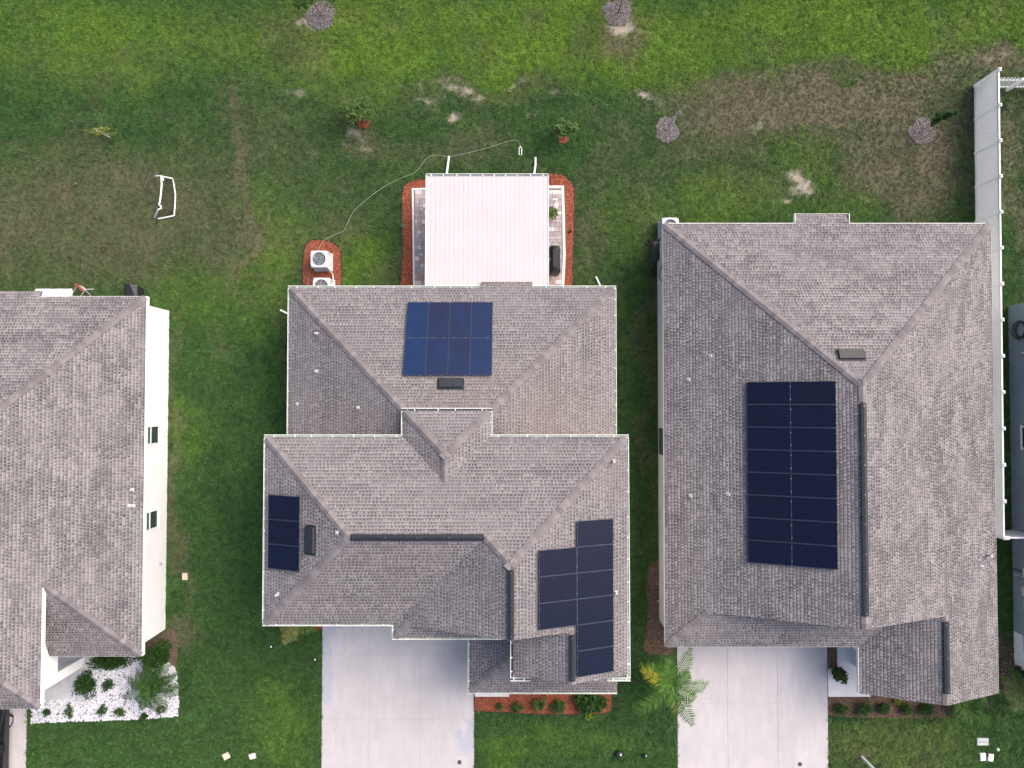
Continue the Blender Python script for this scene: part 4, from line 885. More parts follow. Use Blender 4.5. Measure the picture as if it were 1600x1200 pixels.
# ------------------------------------------------------------------ air conditioners
def ac_unit(label, x, y, s=.84, h=.92, rot=0.3, pad=True):
    t = thing('air_conditioner', label, 'air conditioner', (x,y,0), 'outdoor air conditioner units'); k = s/2
    if pad: B().bev(x-k*1.06,x+k*1.12,y-k*1.1,y+k*1.06,-.02,.09,.02).build('pad', M_PAD, t)
    body = B().box(x-k*.86,x+k*.86,y-k*.86,y+k*.86,.09,h-.06); bo = body.build('coil_body', M_DARKMET, t)
    lv = B()
    for i in range(11):
        z = .14+i*(h-.25)/10.5
        for q in range(4):
            a = k*.86; b0 = [(x-a,x+a,y-a-.03,y-a-.002),(x-a,x+a,y+a+.002,y+a+.03),(x-a-.03,x-a-.002,y-a,y+a),(x+a+.002,x+a+.03,y-a,y+a)][q]; lv.box(*b0, z, z+.03)
    lv.build('louvres', M_GREYMET, bo)
    for sx in (-1,1):
        for sy in (-1,1): B().box(x+sx*k*.88-.04,x+sx*k*.88+.04,y+sy*k*.88-.04,y+sy*k*.88+.04,.09,h-.06).build('corner_post', M_GREYMET, t)
    # lid with round fan opening
    n = 32; ri = k*.80; lid = B(); ov, iv = [], []
    for i in range(n):
        a = 2*math.pi*(i+.5)/n; c, s_ = math.cos(a), math.sin(a); m = (abs(c)**7+abs(s_)**7)**(-1/7.0)
        ov.append((x+c*m*k, y+s_*m*k)); iv.append((x+c*ri, y+s_*ri))
    v = [(p[0],p[1],h-.07) for p in ov]+[(p[0],p[1],h-.01) for p in ov]+[((p[0]*.94+q[0]*.06),(p[1]*.94+q[1]*.06),h+.01) for p,q in zip(ov,iv)]+[(p[0],p[1],h+.025) for p in iv]+[(p[0],p[1],h-.07) for p in iv]
    f = [(r*n+i,r*n+(i+1)%n,(r+1)*n+(i+1)%n,(r+1)*n+i) for r in range(4) for i in range(n)]; lid.add(v, f); lo = lid.build('lid', M_LIDAC, t)
    B().lathe((x,y,h-.30), [(.0,0),(ri*.99,0),(ri*.99,.03)], 24).build('fan_well', M_WELL, lo)
    fb = B()
    for q in range(3):
        a0 = rot+q*2.094
        pts = []
        for rr, da, dz in ((.07,.0,.0),(ri*.9,-.33,-.02),(ri*.93,.33,.05),(.07,.9,.04)): pts.append((x+rr*math.cos(a0+da), y+rr*math.sin(a0+da), h-.10+dz))
        fb.add(pts+[(p[0],p[1],p[2]-.008) for p in pts], [(0,1,2,3),(7,6,5,4),(0,4,5,1),(1,5,6,2),(2,6,7,3),(3,7,4,0)])
    fb.build('fan_blade', M_WHITE, t); B().lathe((x,y,h-.2), [(.09,0),(.09,.10),(.05,.12)], 12).build('fan_hub', M_GREYMET, t)
    gb = B()
    for q in range(4): rr = ri*(.25+.24*q); gb.tube([(x+rr*math.cos(a*math.pi/12), y+rr*math.sin(a*math.pi/12), h+.012) for a in range(25)], .004, 4)
    for q in range(8): a = q*math.pi/4; gb.tube([(x+.05*math.cos(a),y+.05*math.sin(a),h+.015),(x+ri*math.cos(a),y+ri*math.sin(a),h+.015)], .003, 4)
    gb.build('guard', M_GREYMET, t)
    B().tube([(x+k*.7,y-k*.7,h-.03),(x+k*1.05,y-k*1.1,h-.25),(x+k*1.15,y-k*1.5,.12),(x+k*1.2,y-k*2.3,.08),(x+k*1.25,y-k*3.2,.3)], .03, 8).build('line_set', M_WHITE, t)
    return t
a = P(498.5,404.5,.92); ac_unit('white air conditioner furthest from the wall in the small red mulch bed', a[0], a[1])
a = P(502,447,.92); ac_unit('air conditioner half hidden by the middle house eave', a[0], a[1], rot=1.3)
a = P(1047.5,353,.92); ac_unit('air conditioner at the back corner of the right-hand house', a[0], a[1], rot=.2)
wb_ = thing('storage_bin', 'dark bin against the back corner of the right-hand house', 'bin', (7.1,7.6,0))
B().bev(7.10,7.37,7.1,8.0,0,.62,.02).build('body', M_DARKMET, wb_); B().box(7.08,7.38,7.08,8.02,.62,.66).build('lid', M_BLACK, wb_)
hz = B()
for k in range(3): hz.tube([(6.95+(.16-.02*k)*math.cos(a*math.pi/8), 8.1+(.16-.02*k)*math.sin(a*math.pi/8), .06+.035*k) for a in range(17)], .018, 6)
tag(hz.build('hose_coil', M_BLACK), 'dark hose coiled on the grass beside the corner air conditioner', 'hose')
hz = B()
for k in range(3): hz.tube([(7.2+(.15-.03*k)*math.cos(a*math.pi/8), 6.55+(.2-.03*k)*math.sin(a*math.pi/8), .05+.03*k) for a in range(17)], .02, 6)
tag(hz.build('hose_coil', M_BLACK), 'black hose bunched at the foot of the right-hand house side wall', 'hose')

# ------------------------------------------------------------------ garden things behind the middle house
def curve_pts(px, z, n=5):
    q = [Vector(P(*p, z)) for p in px]; out = []; m = len(q)
    for i in range(m-1):
        p0, p1, p2, p3 = q[max(i-1,0)], q[i], q[i+1], q[min(i+2,m-1)]
        for s in range(n):
            t = s/n; out.append(.5*((2*p1)+(p2-p0)*t+(2*p0-5*p1+4*p2-p3)*t*t+(3*p1-p0-3*p2+p3)*t**3))
    return out+[q[-1]]
hs = thing('garden_hose', 'thin pale hose trailing across the back lawn to a loop-shaped nozzle', 'hose', P(813,221))
B().tube(curve_pts([(481,450),(482,436),(485,418),(489,402),(497,391),(505,377),(520,368),(536,361),(544,347),(553,330),(575,310),(600,292),(625,279),(645,271),(655,263),(662,252),(674,243),(690,243),(703,244.5),(730,239),(765,230),(790,222),(805,219),(811,222),(813,229)], .06), .010, 6).build('tube', M_CORD, hs)
nb = B(); c = P(813,236,.08); nb.tube([(c[0],c[1]+.24,.08),(c[0]-.065,c[1]+.14,.08),(c[0]-.065,c[1]-.2,.08),(c[0]+.065,c[1]-.2,.08),(c[0]+.065,c[1]+.14,.08),(c[0],c[1]+.24,.08)], .022, 6); nb.build('nozzle', M_WHITE, hs)
gx, gy, _ = P(867,404,1.0); gr = thing('covered_grill', 'black covered barbecue grill on the paver strip', 'grill', (gx,gy,.07))
def ring(w_, l_, c_, z): return [(gx-w_+c_,gy-l_,z),(gx+w_-c_,gy-l_,z),(gx+w_,gy-l_+c_,z),(gx+w_,gy+l_-c_,z),(gx+w_-c_,gy+l_,z),(gx-w_+c_,gy+l_,z),(gx-w_,gy+l_-c_,z),(gx-w_,gy-l_+c_,z)]
gb = B(); v = ring(.27,.68,.05,.09)+ring(.29,.70,.09,.75)+ring(.27,.66,.13,.97)+ring(.10,.46,.07,1.12)
gb.add(v, [tuple(range(7,-1,-1)),tuple(range(24,32))]+[(r*8+i,r*8+(i+1)%8,r*8+8+(i+1)%8,r*8+8+i) for r in range(3) for i in range(8)]); gb.build('cover', M_BLACK, gr)
B().box(gx-.25,gx-.19,gy-.06,gy+.03,.985,1.0).build('badge', M_ALU, gr)
for sx in (-1,1):
    for sy in (-1,1): B().box(gx+sx*.2-.03,gx+sx*.2+.03,gy+sy*.55-.03,gy+sy*.55+.03,.07,.1).build('foot', M_RUBBER, gr)

# ------------------------------------------------------------------ plants
def leaves(bb, c, rad, n, size, r, shell=.35, up=.35, flat=1.0):
    "leaf blades through an ellipsoid; each is a folded diamond"
    for _ in range(n):
        d = Vector((r.gauss(0,1),r.gauss(0,1),r.gauss(0,1)));
        if d.length < .01: continue
        d.normalize(); k = (shell+(1-shell)*r.random())**.6; d_ = d
        p = Vector((c[0]+d.x*rad[0]*k, c[1]+d.y*rad[1]*k, c[2]+d.z*rad[2]*k))
        if p.z < .03: continue
        ax = Vector((d.x+r.gauss(0,.6), d.y+r.gauss(0,.6), .35*d.z+up*.5+r.gauss(0,.4))).normalized(); sd = ax.cross(Vector((r.gauss(0,.45),r.gauss(0,.45),1))).normalized()
        L = size*r.uniform(.6,1.3); W = L*.42*flat; nn = -ax.cross(sd)*L*.10
        bb.add([p-ax*L*.5, p+sd*W*.5+nn, p+ax*L*.5, p-sd*W*.5+nn], [(0,1,2),(0,2,3)], min(1,max(0,.15+.55*r.random()+.35*(d.z*.5+.5)*r.random())))
def shrub(name, label, cat, px, py, rx, h, n, size, m, seed, ry=None, group=None, zc=None, lumps=7, up=.35, flat=1.0):
    z = h*.55 if zc is None else zc
    x, y, _ = P(px, py, z); t = thing(name, label, cat, (x,y,.03), group); r = random.Random(seed); ry = ry or rx; bb = B()
    leaves(bb, (x,y,z), (rx*.68,ry*.68,h*.45), n//2, size, r, .3, up, flat)
    for k in range(lumps):
        a = 6.283*(k+r.random())/lumps; q = r.uniform(.35,.85); s = r.uniform(.28,.5)
        leaves(bb, (x+rx*q*math.cos(a), y+ry*q*math.sin(a), z+h*r.uniform(-.12,.22)), (rx*s,ry*s,h*.3), n//2//lumps, size, r, .3, up, flat)
    bb.build('foliage', m, t, tones=True); sb = B()
    for k in range(4):
        a = 1.57*k+r.random(); sb.tube([(x+.02*math.cos(a),y+.02*math.sin(a),.0),(x+rx*.35*math.cos(a),y+ry*.35*math.sin(a),z)], .016, 5, r1=.006)
    sb.build('stem', M_BARK, t); return t
def sapling(label, px, py, h, crown, n, size, m, seed, lean=(0,0), ringm=None, ringr=.35, sparse=False, trunkm=None, chips=None, group=None):
    x, y, _ = P(px, py); t = thing('sapling', label, 'tree', (x,y,0), group); r = random.Random(seed)
    tip = Vector((x+lean[0],y+lean[1],h)); mid = Vector((x+lean[0]*.4,y+lean[1]*.4,h*.5)); tb = B()
    tb.tube([(x,y,0),mid,tip], .035, 7, r1=.012)
    cb = B(); nb = 9
    for k in range(nb):
        a = 6.283*k/nb+r.random(); q = r.uniform(.25,.9); b0 = Vector((x,y,0)).lerp(tip, .35+.6*k/nb)
        b1 = b0+Vector((math.cos(a)*crown[0]*q, math.sin(a)*crown[1]*q, crown[2]*r.uniform(0,.6))); tb.tube([b0,(b0+b1)/2+Vector((0,0,.04)),b1], .013, 5, r1=.005)
        leaves(cb, b1, (crown[0]*.42,crown[1]*.42,crown[2]*.45), n//nb, size, r, .1)
        if sparse: leaves(cb, b0, (.1,.1,.12), n//nb//2, size, r, .1)
    tb.build('trunk', trunkm or M_BARK, t); cb.build('crown', m, t, tones=True)
    if ringm:
        n_ = 22; poly = [(x+ringr*(1+.16*math.sin(3*a+seed)+r.uniform(-.16,.16))*math.cos(a), y+ringr*(1+.1*math.cos(2*a+seed))*math.sin(a)) for a in (6.283*i/n_ for i in range(n_))]
        bed('mulch_ring', poly, ringm, chips or M_REDCHIP, int(1100*ringr*ringr)+120, .06, seed=seed, edge=False)
    return t
sapling('bushy sapling in a red mulch ring, nearer the soccer goal', 568,193,1.75,(.78,.78,.6),2600,.15,L_PALE,51,(-.15,.25),M_REDBED,.30)
sapling('smaller leafy sapling in a red mulch ring right of the hose nozzle', 880,217,1.6,(.58,.58,.55),1700,.15,L_PALE,52,(.1,.25),M_REDBED,.25)
sapling('bare grey sapling in a pale chip ring above the right-hand house', 1042,203,1.7,(.22,.22,.4),90,.08,L_GREY,53,(.2,.25),M_GRYBED,.62,True,M_TWIG,M_GRYCHIP)
sapling('leafy leaning sapling in a pale chip ring beside the long fence', 1440,205,2.1,(.28,.28,.4),520,.16,L_MID,54,(.35,.25),M_GRYBED,.66,True,M_TWIG,M_GRYCHIP)
sapling('young tree in a grey chip ring at the top edge left of centre', 503,24,2.6,(.9,.7,.8),500,.16,L_MID,55,(-.35,-.1),M_GRYBED,.75,False,M_BARK,M_GRYCHIP)
sapling('young tree in a grey chip ring at the top edge right of centre', 966,20,2.8,(.8,.7,.8),400,.15,L_MID,56,(.1,.1),M_GRYBED,.75,False,M_BARK,M_GRYCHIP)
sapling('spindly pale seedling alone on the left lawn', 172,215,.9,(.6,.28,.25),120,.12,L_LIME,57,(-.35,.15),None,.3,True,M_TWIG)
sapling('tiny weedy shoot on the dry patch below the spindly seedling', 122,288,.3,(.2,.2,.1),40,.1,L_MID,58,(0,0),None,.3,True,M_TWIG)

def frond_mesh(bb, base, az, length, rise, droop, r, width=.34, nl=22, thin=.035, stem=None, tone=.5):
    pts = []
    for i in range(11):
        t = i/10; s = length*t; pts.append(Vector((base[0]+math.cos(az)*s*(1-.12*t*t), base[1]+math.sin(az)*s*(1-.12*t*t), base[2]+rise*t*1.6-droop*t*t*t*1.2)))
    (stem or bb).tube(pts, .018, 5, r1=.005, tone=.7)
    for i in range(nl):
        t = .10+.90*i/(nl-1); k = t*10; j = min(9,int(k)); p = pts[j].lerp(pts[j+1], k-j); d = (pts[j+1]-pts[j]).normalized(); sd = d.cross(Vector((0,0,1))).normalized()
        ll = width*(math.sin(min(1,t*1.15)*math.pi*.82+.28)+.12)*r.uniform(.85,1.1)
        for q in (-1,1):
            e = p+sd*q*ll*.85+d*ll*.55+Vector((0,0,.10*ll-.42*ll*r.random())); m = p.lerp(e,.5)+Vector((0,0,.05*ll)); w_ = d*thin*.5
            bb.add([p-w_*.6,p+w_*.6,m+w_,m-w_,e], [(0,1,2,3),(3,2,4)], min(1,max(0,tone+r.uniform(-.35,.35))))
def palm(label, px, py, zc, fr, seed, m=None, group=None, trunk=.09, nl=22, width=.34, thin=.035):
    x, y, _ = P(px, py, zc); t = thing('palm', label, 'palm tree', (x,y,0), group); r = random.Random(seed)
    tb = B().tube([(x,y,0),(x+.02,y,zc*.5),(x,y,zc)], trunk, 9, r1=trunk*.7)
    for k in range(6): tb.lathe((x,y,zc*(k+.6)/7), [(trunk*.95,0),(trunk*1.15,.02),(trunk*.95,.05)], 9)
    tb.build('trunk', M_BARK, t)
    for f in fr:
        az, L = f[0], f[1]; mm = f[2] if len(f) > 2 else (m or L_PALM); bb = B()
        frond_mesh(bb, (x,y,zc), az, L, r.uniform(.2,.45), r.uniform(.3,.75), r, width, nl, thin); bb.build('frond', mm, t, tones=True)
    return t
D = lambda *a: [(R(q[0]),)+tuple(q[1:]) for q in a]
palm('feather palm arching over the edge of the right-hand driveway', 1050,1072,2.0,
     D((62,2.2),(40,1.2),(-2,2.1),(-28,1.5),(-62,2.35),(-74,1.8,L_PALMO),(-88,1.3),(-145,2.4),(172,1.3),(146,2.0),(150,1.9,L_PALMY),(138,1.7),(100,1.5),(118,1.4)), 61, nl=19, width=.46, thin=.065)
palm('yellowing palm half hidden under the eave beside the middle driveway', 466,966,1.2,
     D((-118,1.5,L_PALMO),(-95,1.0),(-60,1.0,L_PALMO),(-140,1.3,L_PALMO),(-40,1.2),(20,.8),(100,.9),(160,1.0),(-105,1.3,L_PALMO)), 62, nl=17, width=.36, thin=.06)
rr = random.Random(5)
palm('dense fine-leaved palm clump in the white stone bed', 235,1074,1.15,
     [(k*.393+rr.uniform(-.15,.15), rr.uniform(1.1,1.7)) for k in range(18)]+[(k*.785+.3, rr.uniform(.5,.8)) for k in range(8)], 63, L_PALMD, nl=20, width=.30, thin=.045)
palm('feathery palm on the grass at the front corner of the right-hand house', 1512,1108,1.3,
     [(k*.698+rr.uniform(-.2,.2), rr.uniform(.8,1.5)) for k in range(9)], 64, L_PALMD, nl=16, width=.38, thin=.06)
palm('broad palm in the bed at the right edge', 1592,1082,1.3, [(k*.628+rr.uniform(-.2,.2), rr.uniform(.9,1.4)) for k in range(10)], 65, L_PALMD, nl=16, width=.36, thin=.06)
# left house bed
shrub('hedge', 'clipped dark hedge under the front eave of the white-walled house', 'hedge', 172,1034,1.15,.8,1500,.13,L_DARK,71,ry=.42,lumps=6)
shrub('shrub', 'large dark shrub at the front corner of the white-walled house', 'shrub', 243,1027,.95,1.2,1900,.15,L_DARK,72,ry=.75)
shrub('shrub', 'rounded dark shrub beside the grey path in the white stones', 'shrub', 132,1069,.72,.9,1300,.13,L_DARK,73,ry=.66)
shrub('shrub', 'small round shrub among white stones right of the rounded one', 'shrub', 169,1070,.30,.4,330,.10,L_DARK,74)
for k, (px, py, rx, ry, lb) in enumerate(((73,1113,.18,.2,'leftmost tiny plant in the front row of the white stones'),(108,1111,.28,.36,'second plant from the left in the front row of white stones'),
        (159,1110,.27,.28,'third plant from the left in the front row of white stones'),(186,1113,.36,.26,'wide low plant in the front row of white stones'),(224,1119,.18,.2,'tiny plant under the palm clump at the stone bed edge'),(252,1108,.32,.28,'reddish green plant at the right end of the white stones'))):
    shrub('bed_plant', lb, 'plant', px,py,rx,.35,230,.10,L_MID if k % 2 else L_DARK,80+k,ry=ry,lumps=5)
# middle house front bed
shrub('bed_plant', 'smallest plant in the middle house front red bed', 'plant', 780,1104,.2,.3,120,.11,L_MID,91)
shrub('bed_plant', 'low leafy plant second from the driveway in the front red bed', 'plant', 808,1106,.32,.4,240,.12,L_MID,92)
palm('spiky green plant in the centre of the front red bed', 843,1100,.25, [(k*.57+.2, rr.uniform(.3,.62)) for k in range(11)], 93, L_MID, trunk=.04, nl=8, width=.15, thin=.05)
shrub('bed_plant', 'rounded leafy plant right of the spiky one in the front red bed', 'plant', 873,1104,.40,.5,420,.14,L_MID,94)
shrub('bed_plant', 'large-leaved plant filling the right end of the front red bed', 'plant', 918,1099,.62,.6,360,.26,L_DARK,95,flat=1.3)
shrub('bed_plant', 'olive leafy plant by the right edging of the front red bed', 'plant', 938,1101,.42,.5,300,.16,L_MID,96)
shrub('bed_plant', 'lime sprig on the lawn in front of the front red bed', 'plant', 921,1119,.2,.2,60,.16,L_LIME,97)
# right house beds
for k, (px, rx, lb) in enumerate(((1315,.34,'first'),(1350,.42,'second'),(1381,.38,'third'),(1418,.36,'fourth'),(1448,.40,'fifth'))):
    shrub('bed_plant', lb+' dark shrub from the driveway along the right-hand house front bed', 'shrub', px,1108+(k%2),rx,.5,430,.12,L_MID,100+k,group='front bed shrubs of the right-hand house')
shrub('bed_plant', 'lime green tuft behind the right-hand house front shrubs', 'plant', 1403,1096,.22,.3,110,.11,L_LIME,110)
shrub('shrub', 'glossy shrub beside the porch post of the right-hand house', 'shrub', 1311,1053,.46,.8,560,.15,L_MID,111,ry=.42)
shrub('shrub', 'dark shrub behind the feather palm by the right-hand house corner', 'shrub', 1496,1106,.35,.5,300,.14,L_DARK,112)
shrub('shrub', 'dark shrub at the right edge in front of the slate-blue house', 'shrub', 1596,1052,.55,.7,600,.14,L_DARK,113)
shrub('bed_plant', 'small tuft in the red bed beside the grill', 'plant', 891,362,.1,.15,30,.09,L_DARK,114)
shrub('bed_plant', 'pale small weed at the left edge of the patio bed', 'plant', 630,353,.16,.15,50,.09,L_GREY,115)
px_, py_, _ = P(860,334,.4); pt = thing('potted_plant', 'potted plant beside the patio cover', 'plant', (px_,py_,.07))
B().lathe((px_,py_,.07), [(.12,0),(.17,.24),(.19,.30),(.16,.30),(.15,.26)], 14).build('pot', M_CONC, pt)
lb = B(); leaves(lb, (px_+.08,py_,.55), (.30,.30,.22), 130, .20, random.Random(4), .2); lb.build('foliage', L_PALE, pt, tones=True)

# ------------------------------------------------------------------ lawn furniture and small fittings
gl = thing('soccer_goal', 'small white soccer goal with sagging frame on the left lawn', 'goal', P(258,308))
fz = .75
fr = lambda *a: [P(px,py,z) for px,py,z in a]
B().tube(fr((243,275,.5),(247,274.6,.62),(252,275,fz),(252.5,290,fz),(251.5,302,fz),(250,314,fz),(248.5,319.5,fz),(251.5,322.5,fz),(252,325.5,fz),(247,327.5,fz),(244,335,.4),(241.5,340,.06)), .042, 8).build('crossbar', M_WHITE, gl)
B().tube(fr((253,275.5,fz),(262,277.5,.4),(269.5,279,.05)), .038, 8).build('side_bar', M_WHITE, gl); B().tube(fr((254,276.5,fz),(255.5,282,fz-.1)), .034, 8).build('clip', M_WHITE, gl)
B().tube(fr((269.5,279,.05),(272,290,.05),(274,305,.05),(273.5,320,.05),(272,337,.05)), .036, 8).build('ground_bar', M_WHITE, gl)
B().tube(fr((272,337,.05),(262,339,.05),(247,341.8,.05)), .038, 8).build('side_bar', M_WHITE, gl)
nb = B()
for i in range(17):
    t = i/16; a = Vector(P(252-2*t, 277+60*t, fz*(1-.85*max(0,t-.8)*5))); b = Vector(P(271.5+1.5*math.sin(t*3.1), 280+56*t, .06)); nb.tube([a, (a+b)/2-Vector((0,0,.12)), b], .006, 4)
for j in range(6):
    s = (j+.5)/6; pts = []
    for i in range(9):
        t = i/8; a = Vector(P(252-2*t, 277+60*t, fz*(1-.85*max(0,t-.8)*5))); b = Vector(P(271.5+1.5*math.sin(t*3.1), 280+56*t, .06)); q = a.lerp(b,s); q.z -= .24*s*(1-s); q.z = max(q.z,.05); pts.append(q)
    nb.tube(pts, .006, 4)
nb.build('net', M_NET, gl)
def lid(name, label, cat, px, py, lx, ly, m, h=.05, group=None, rot=0):
    x, y, _ = P(px,py,h); t = thing(name, label, cat, (x,y,0), group)
    B().bev(x-lx/2,x+lx/2,y-ly/2,y+ly/2,-.02,h,.02).build('rim', m, t); B().bev(x-lx/2+.03,x+lx/2-.03,y-ly/2+.03,y+ly/2-.03,h-.01,h+.012,.01).build('cover', m, t); t.rotation_euler = (0,0,rot); keepout(rect(x-lx/2,x+lx/2,y-ly/2,y+ly/2)); return t
lid('valve_box', 'pink valve box lid on the lawn beside the white-walled house', 'valve box', 288.5,901,.28,.36,M_LIDP)
lid('valve_box', 'tan valve box lid left of the pair by the middle driveway', 'valve box', 353,1182,.34,.32,M_LIDT,rot=.5)
lid('valve_box', 'cream valve box lid right of the pair by the middle driveway', 'valve box', 394,1182,.34,.28,M_CONC,rot=.3)
wm = lid('meter_box', 'grey rectangular meter box lid with lettering on the front lawn', 'meter box', 1536,1159.5,.60,.36,M_LIDG)
x, y, _ = P(1536,1159.5,.07); mk = B(); mr = random.Random(2)
for k in range(9): mk.box(x-.21+k*.047, x-.21+k*.047+mr.uniform(.022,.038), y-.022-.01*(k<2), y+.018, .058, .0655)
mk.build('embossed_marking', M_INK, wm)
lid('valve_box', 'white utility lid directly below the grey meter box', 'utility lid', 1536,1183,.30,.40,M_WHITE,rot=.04)
lid('valve_box', 'white utility lid at the right of the pair below the meter box', 'utility lid', 1548.5,1184,.28,.38,M_WHITE,rot=-.12)
tag(B().lathe(P(1557.5,1170), [(.07,0),(.07,.1),(.04,.14)], 12).build('pipe_stub', M_WHITE), 'small white pipe cap right of the grey meter box', 'pipe cap')
for px, py, lb in ((718,1191,'square clean-out cover with dark centre in the middle driveway'),(1250,1194,'square clean-out cover with dark centre in the right-hand driveway')):
    x, y, _ = P(px,py,.04); t = thing('cleanout_cover', lb, 'drain cover', (x,y,.03)); B().bev(x-.28,x+.28,y-.28,y+.28,.02,.036,.004).build('plate', M_PAD, t); B().lathe((x,y,.034), [(.11,0),(.11,.012),(.09,.016)], 16).build('plug', M_DARKMET, t)
for px, py, s, lb in ((967,1177.5,1.0,'larger black lawn floodlight in front of the middle house'),(1008,1181,.62,'smaller lawn spotlight right of the larger black one')):
    x, y, _ = P(px,py,.15); t = thing('lawn_light', lb, 'light fixture', (x,y,0)); B().lathe((x,y,0), [(.03*s,0),(.03*s,.08*s),(.15*s,.12*s),(.17*s,.30*s),(.10*s,.36*s)], 12).build('housing', M_BLACK, t); B().lathe((x+.06*s,y+.04*s,.34*s), [(.05*s,0),(.05*s,.03*s),(.02,.05*s)], 10).build('lens', M_WHITE, t)
for px, py, lb in ((424,1010,'tiny round path light below the middle house corner'),(492.5,1030,'tiny round path light nearest the middle driveway')):
    x, y, _ = P(px,py,.1); t = thing('path_light', lb, 'path light', (x,y,0)); B().lathe((x,y,0), [(.02,0),(.02,.1),(.09,.11),(.09,.14)], 12).build('housing', M_BLACK, t); B().lathe((x,y,.14), [(.045,0),(.045,.02),(.02,.03)], 10).build('lens', M_WHITE, t)
ps = thing('marker_post', 'white square post standing on the front lawn near the bottom edge', 'post', P(1346,1182))
a = P(1346,1182); B().box(a[0]-.05,a[0]+.05,a[1]-.05,a[1]+.05,0,1.25).build('shaft', M_WHITE, ps); B().lathe((a[0],a[1],1.25), [(.075,0),(.075,.02),(.01,.07)], 4).build('cap', M_WHITE, ps); B().lathe((a[0],a[1],-.01), [(.32,0),(.3,.02),(.1,.045)], 14).build('soil_collar', M_DIRT, ps)
# by the left house: stepping slab, folded chair, bin
B().bev(*[P(55,457)[0], P(114,457)[0], P(80,470)[1], P(80,451)[1]], -.05, .06, .05).build('path', M_CONC, None, 'structure')
x, y, _ = P(127,455,.6); fcx = thing('folding_chair', 'red and white folding chair by the back wall of the left house', 'chair', (x,y,0))
B().add([(x-.22,y+.28,.62),(x+.02,y+.02,.42),(x+.22,y+.1,.55),(x+.1,y+.25,.72),(x-.22,y+.28,.60),(x+.02,y+.02,.40),(x+.22,y+.1,.53),(x+.1,y+.25,.70)], [(0,1,2,3),(7,6,5,4),(0,4,5,1),(1,5,6,2),(2,6,7,3),(3,7,4,0)]).build('seat', M_WHITE, fcx)
B().add([(x-.3,y+.34,.70),(x-.2,y+.40,.74),(x+.08,y+.06,.50),(x-.02,y,.46),(x-.3,y+.34,.67),(x-.2,y+.40,.71),(x+.08,y+.06,.47),(x-.02,y,.43)], [(0,1,2,3),(7,6,5,4),(0,4,5,1),(1,5,6,2),(2,6,7,3),(3,7,4,0)]).build('backrest', M_RED, fcx)
for p, q in (((x-.2,y+.3,.62),(x-.9,y-.25,.02)),((x+.2,y+.1,.55),(x-.5,y-.3,.02)),((x+.1,y+.2,.68),(x+.15,y-.15,.02)),((x-.1,y+.1,.5),(x+.3,y+.2,.02))): B().tube([p,q], .014, 6).build('leg', M_GREYMET, fcx)
x, y, _ = P(206,455,.8); bn = thing('wheelie_bin', 'dark wheeled bin behind the corner of the white-walled house', 'bin', (x,y,0))
v = [(x-.24,y-.26,.05),(x+.24,y-.26,.05),(x+.24,y+.2,.05),(x-.24,y+.2,.05),(x-.30,y-.32,.9),(x+.30,y-.32,.9),(x+.30,y+.28,.9),(x-.30,y+.28,.9)]
B().add(v, [(3,2,1,0),(4,5,6,7),(0,1,5,4),(1,2,6,5),(2,3,7,6),(3,0,4,7)]).build('body', M_BLACK, bn); B().add([(x-.32,y-.34,.9),(x+.32,y-.34,.9),(x+.32,y+.32,.9),(x-.32,y+.32,.9),(x-.25,y-.3,.95),(x+.25,y-.3,.95),(x+.05,y+.3,1.1),(x-.05,y+.3,1.1)], [(3,2,1,0),(4,5,6,7),(0,1,5,4),(1,2,6,5),(2,3,7,6),(3,0,4,7)]).build('lid', M_VENT, bn)
for sx in (-1,1): B().tube([(x+sx*.22-.03,y-.3,.1),(x+sx*.22+.03,y-.3,.1)], .1, 12).build('wheel', M_RUBBER, bn)
# dark car at the left edge
cx0, cx1, cy0, cy1 = -26.75, -24.93, -19.6, -15.0
cr = thing('parked_car', 'black car on the driveway cut off by the bottom left corner', 'car', (-25.8,-17.3,0))
cbm = B(); prof = [(cy1-.08,.35),(cy1,.6),(cy1-.1,.85),(cy1-1.25,1.02),(cy0+.25,1.05),(cy0,.9),(cy0+.05,.35)]
v = [(cx0,yy,z) for yy,z in prof]+[(cx0+.03,yy,z) for yy,z in prof][:0]; n = len(prof); v = [(cx0+.04*(z>.9),yy,z) for yy,z in prof]+[(cx1-.04*(z>.9),yy,z) for yy,z in prof]
cbm.add(v, [tuple(range(n)), tuple(range(2*n-1,n-1,-1))]+[(i,n+i,n+(i+1)%n,(i+1)%n) for i in range(n)]); cbm.build('body', M_CARP, cr)
kb = B(); v = [(cx0+.06,cy1-1.3,1.0),(cx1-.06,cy1-1.3,1.0),(cx1-.06,cy0+.3,1.03),(cx0+.06,cy0+.3,1.03),(cx0+.28,cy1-2.1,1.5),(cx1-.28,cy1-2.1,1.5),(cx1-.28,cy0+.9,1.5),(cx0+.28,cy0+.9,1.5)]
kb.add(v, [(4,5,6,7)[::-1],(0,1,5,4)[::-1],(1,2,6,5)[::-1],(2,3,7,6)[::-1],(3,0,4,7)[::-1]]); kb.build('cabin_glass', M_GLASS, cr)
B().box(cx0+.3,cx1-.3,cy0+.95,cy1-2.15,1.49,1.53).build('roof_panel', M_CARP, cr)
for sx, xx in ((-1,cx0+.02),(1,cx1-.02)):
    B().bev(min(xx,xx+sx*.26),max(xx,xx+sx*.26),cy1-2.05,cy1-1.62,.98,1.16,.03).build('mirror', M_CARP, cr)
    for yy in (cy1-.85,cy0+.85):
        wo = B().tube([(xx-sx*.2,yy,.33),(xx+sx*.005,yy,.33)], .33, 18).build('wheel', M_RUBBER, cr); B().tube([(xx-sx*.02,yy,.33),(xx+sx*.012,yy,.33)], .22, 14).build('rim', M_ALU, wo)
    B().box(xx-.2,xx+.2,cy1-.03,cy1+.012,.62,.74).build('headlight', M_GLASS, cr)

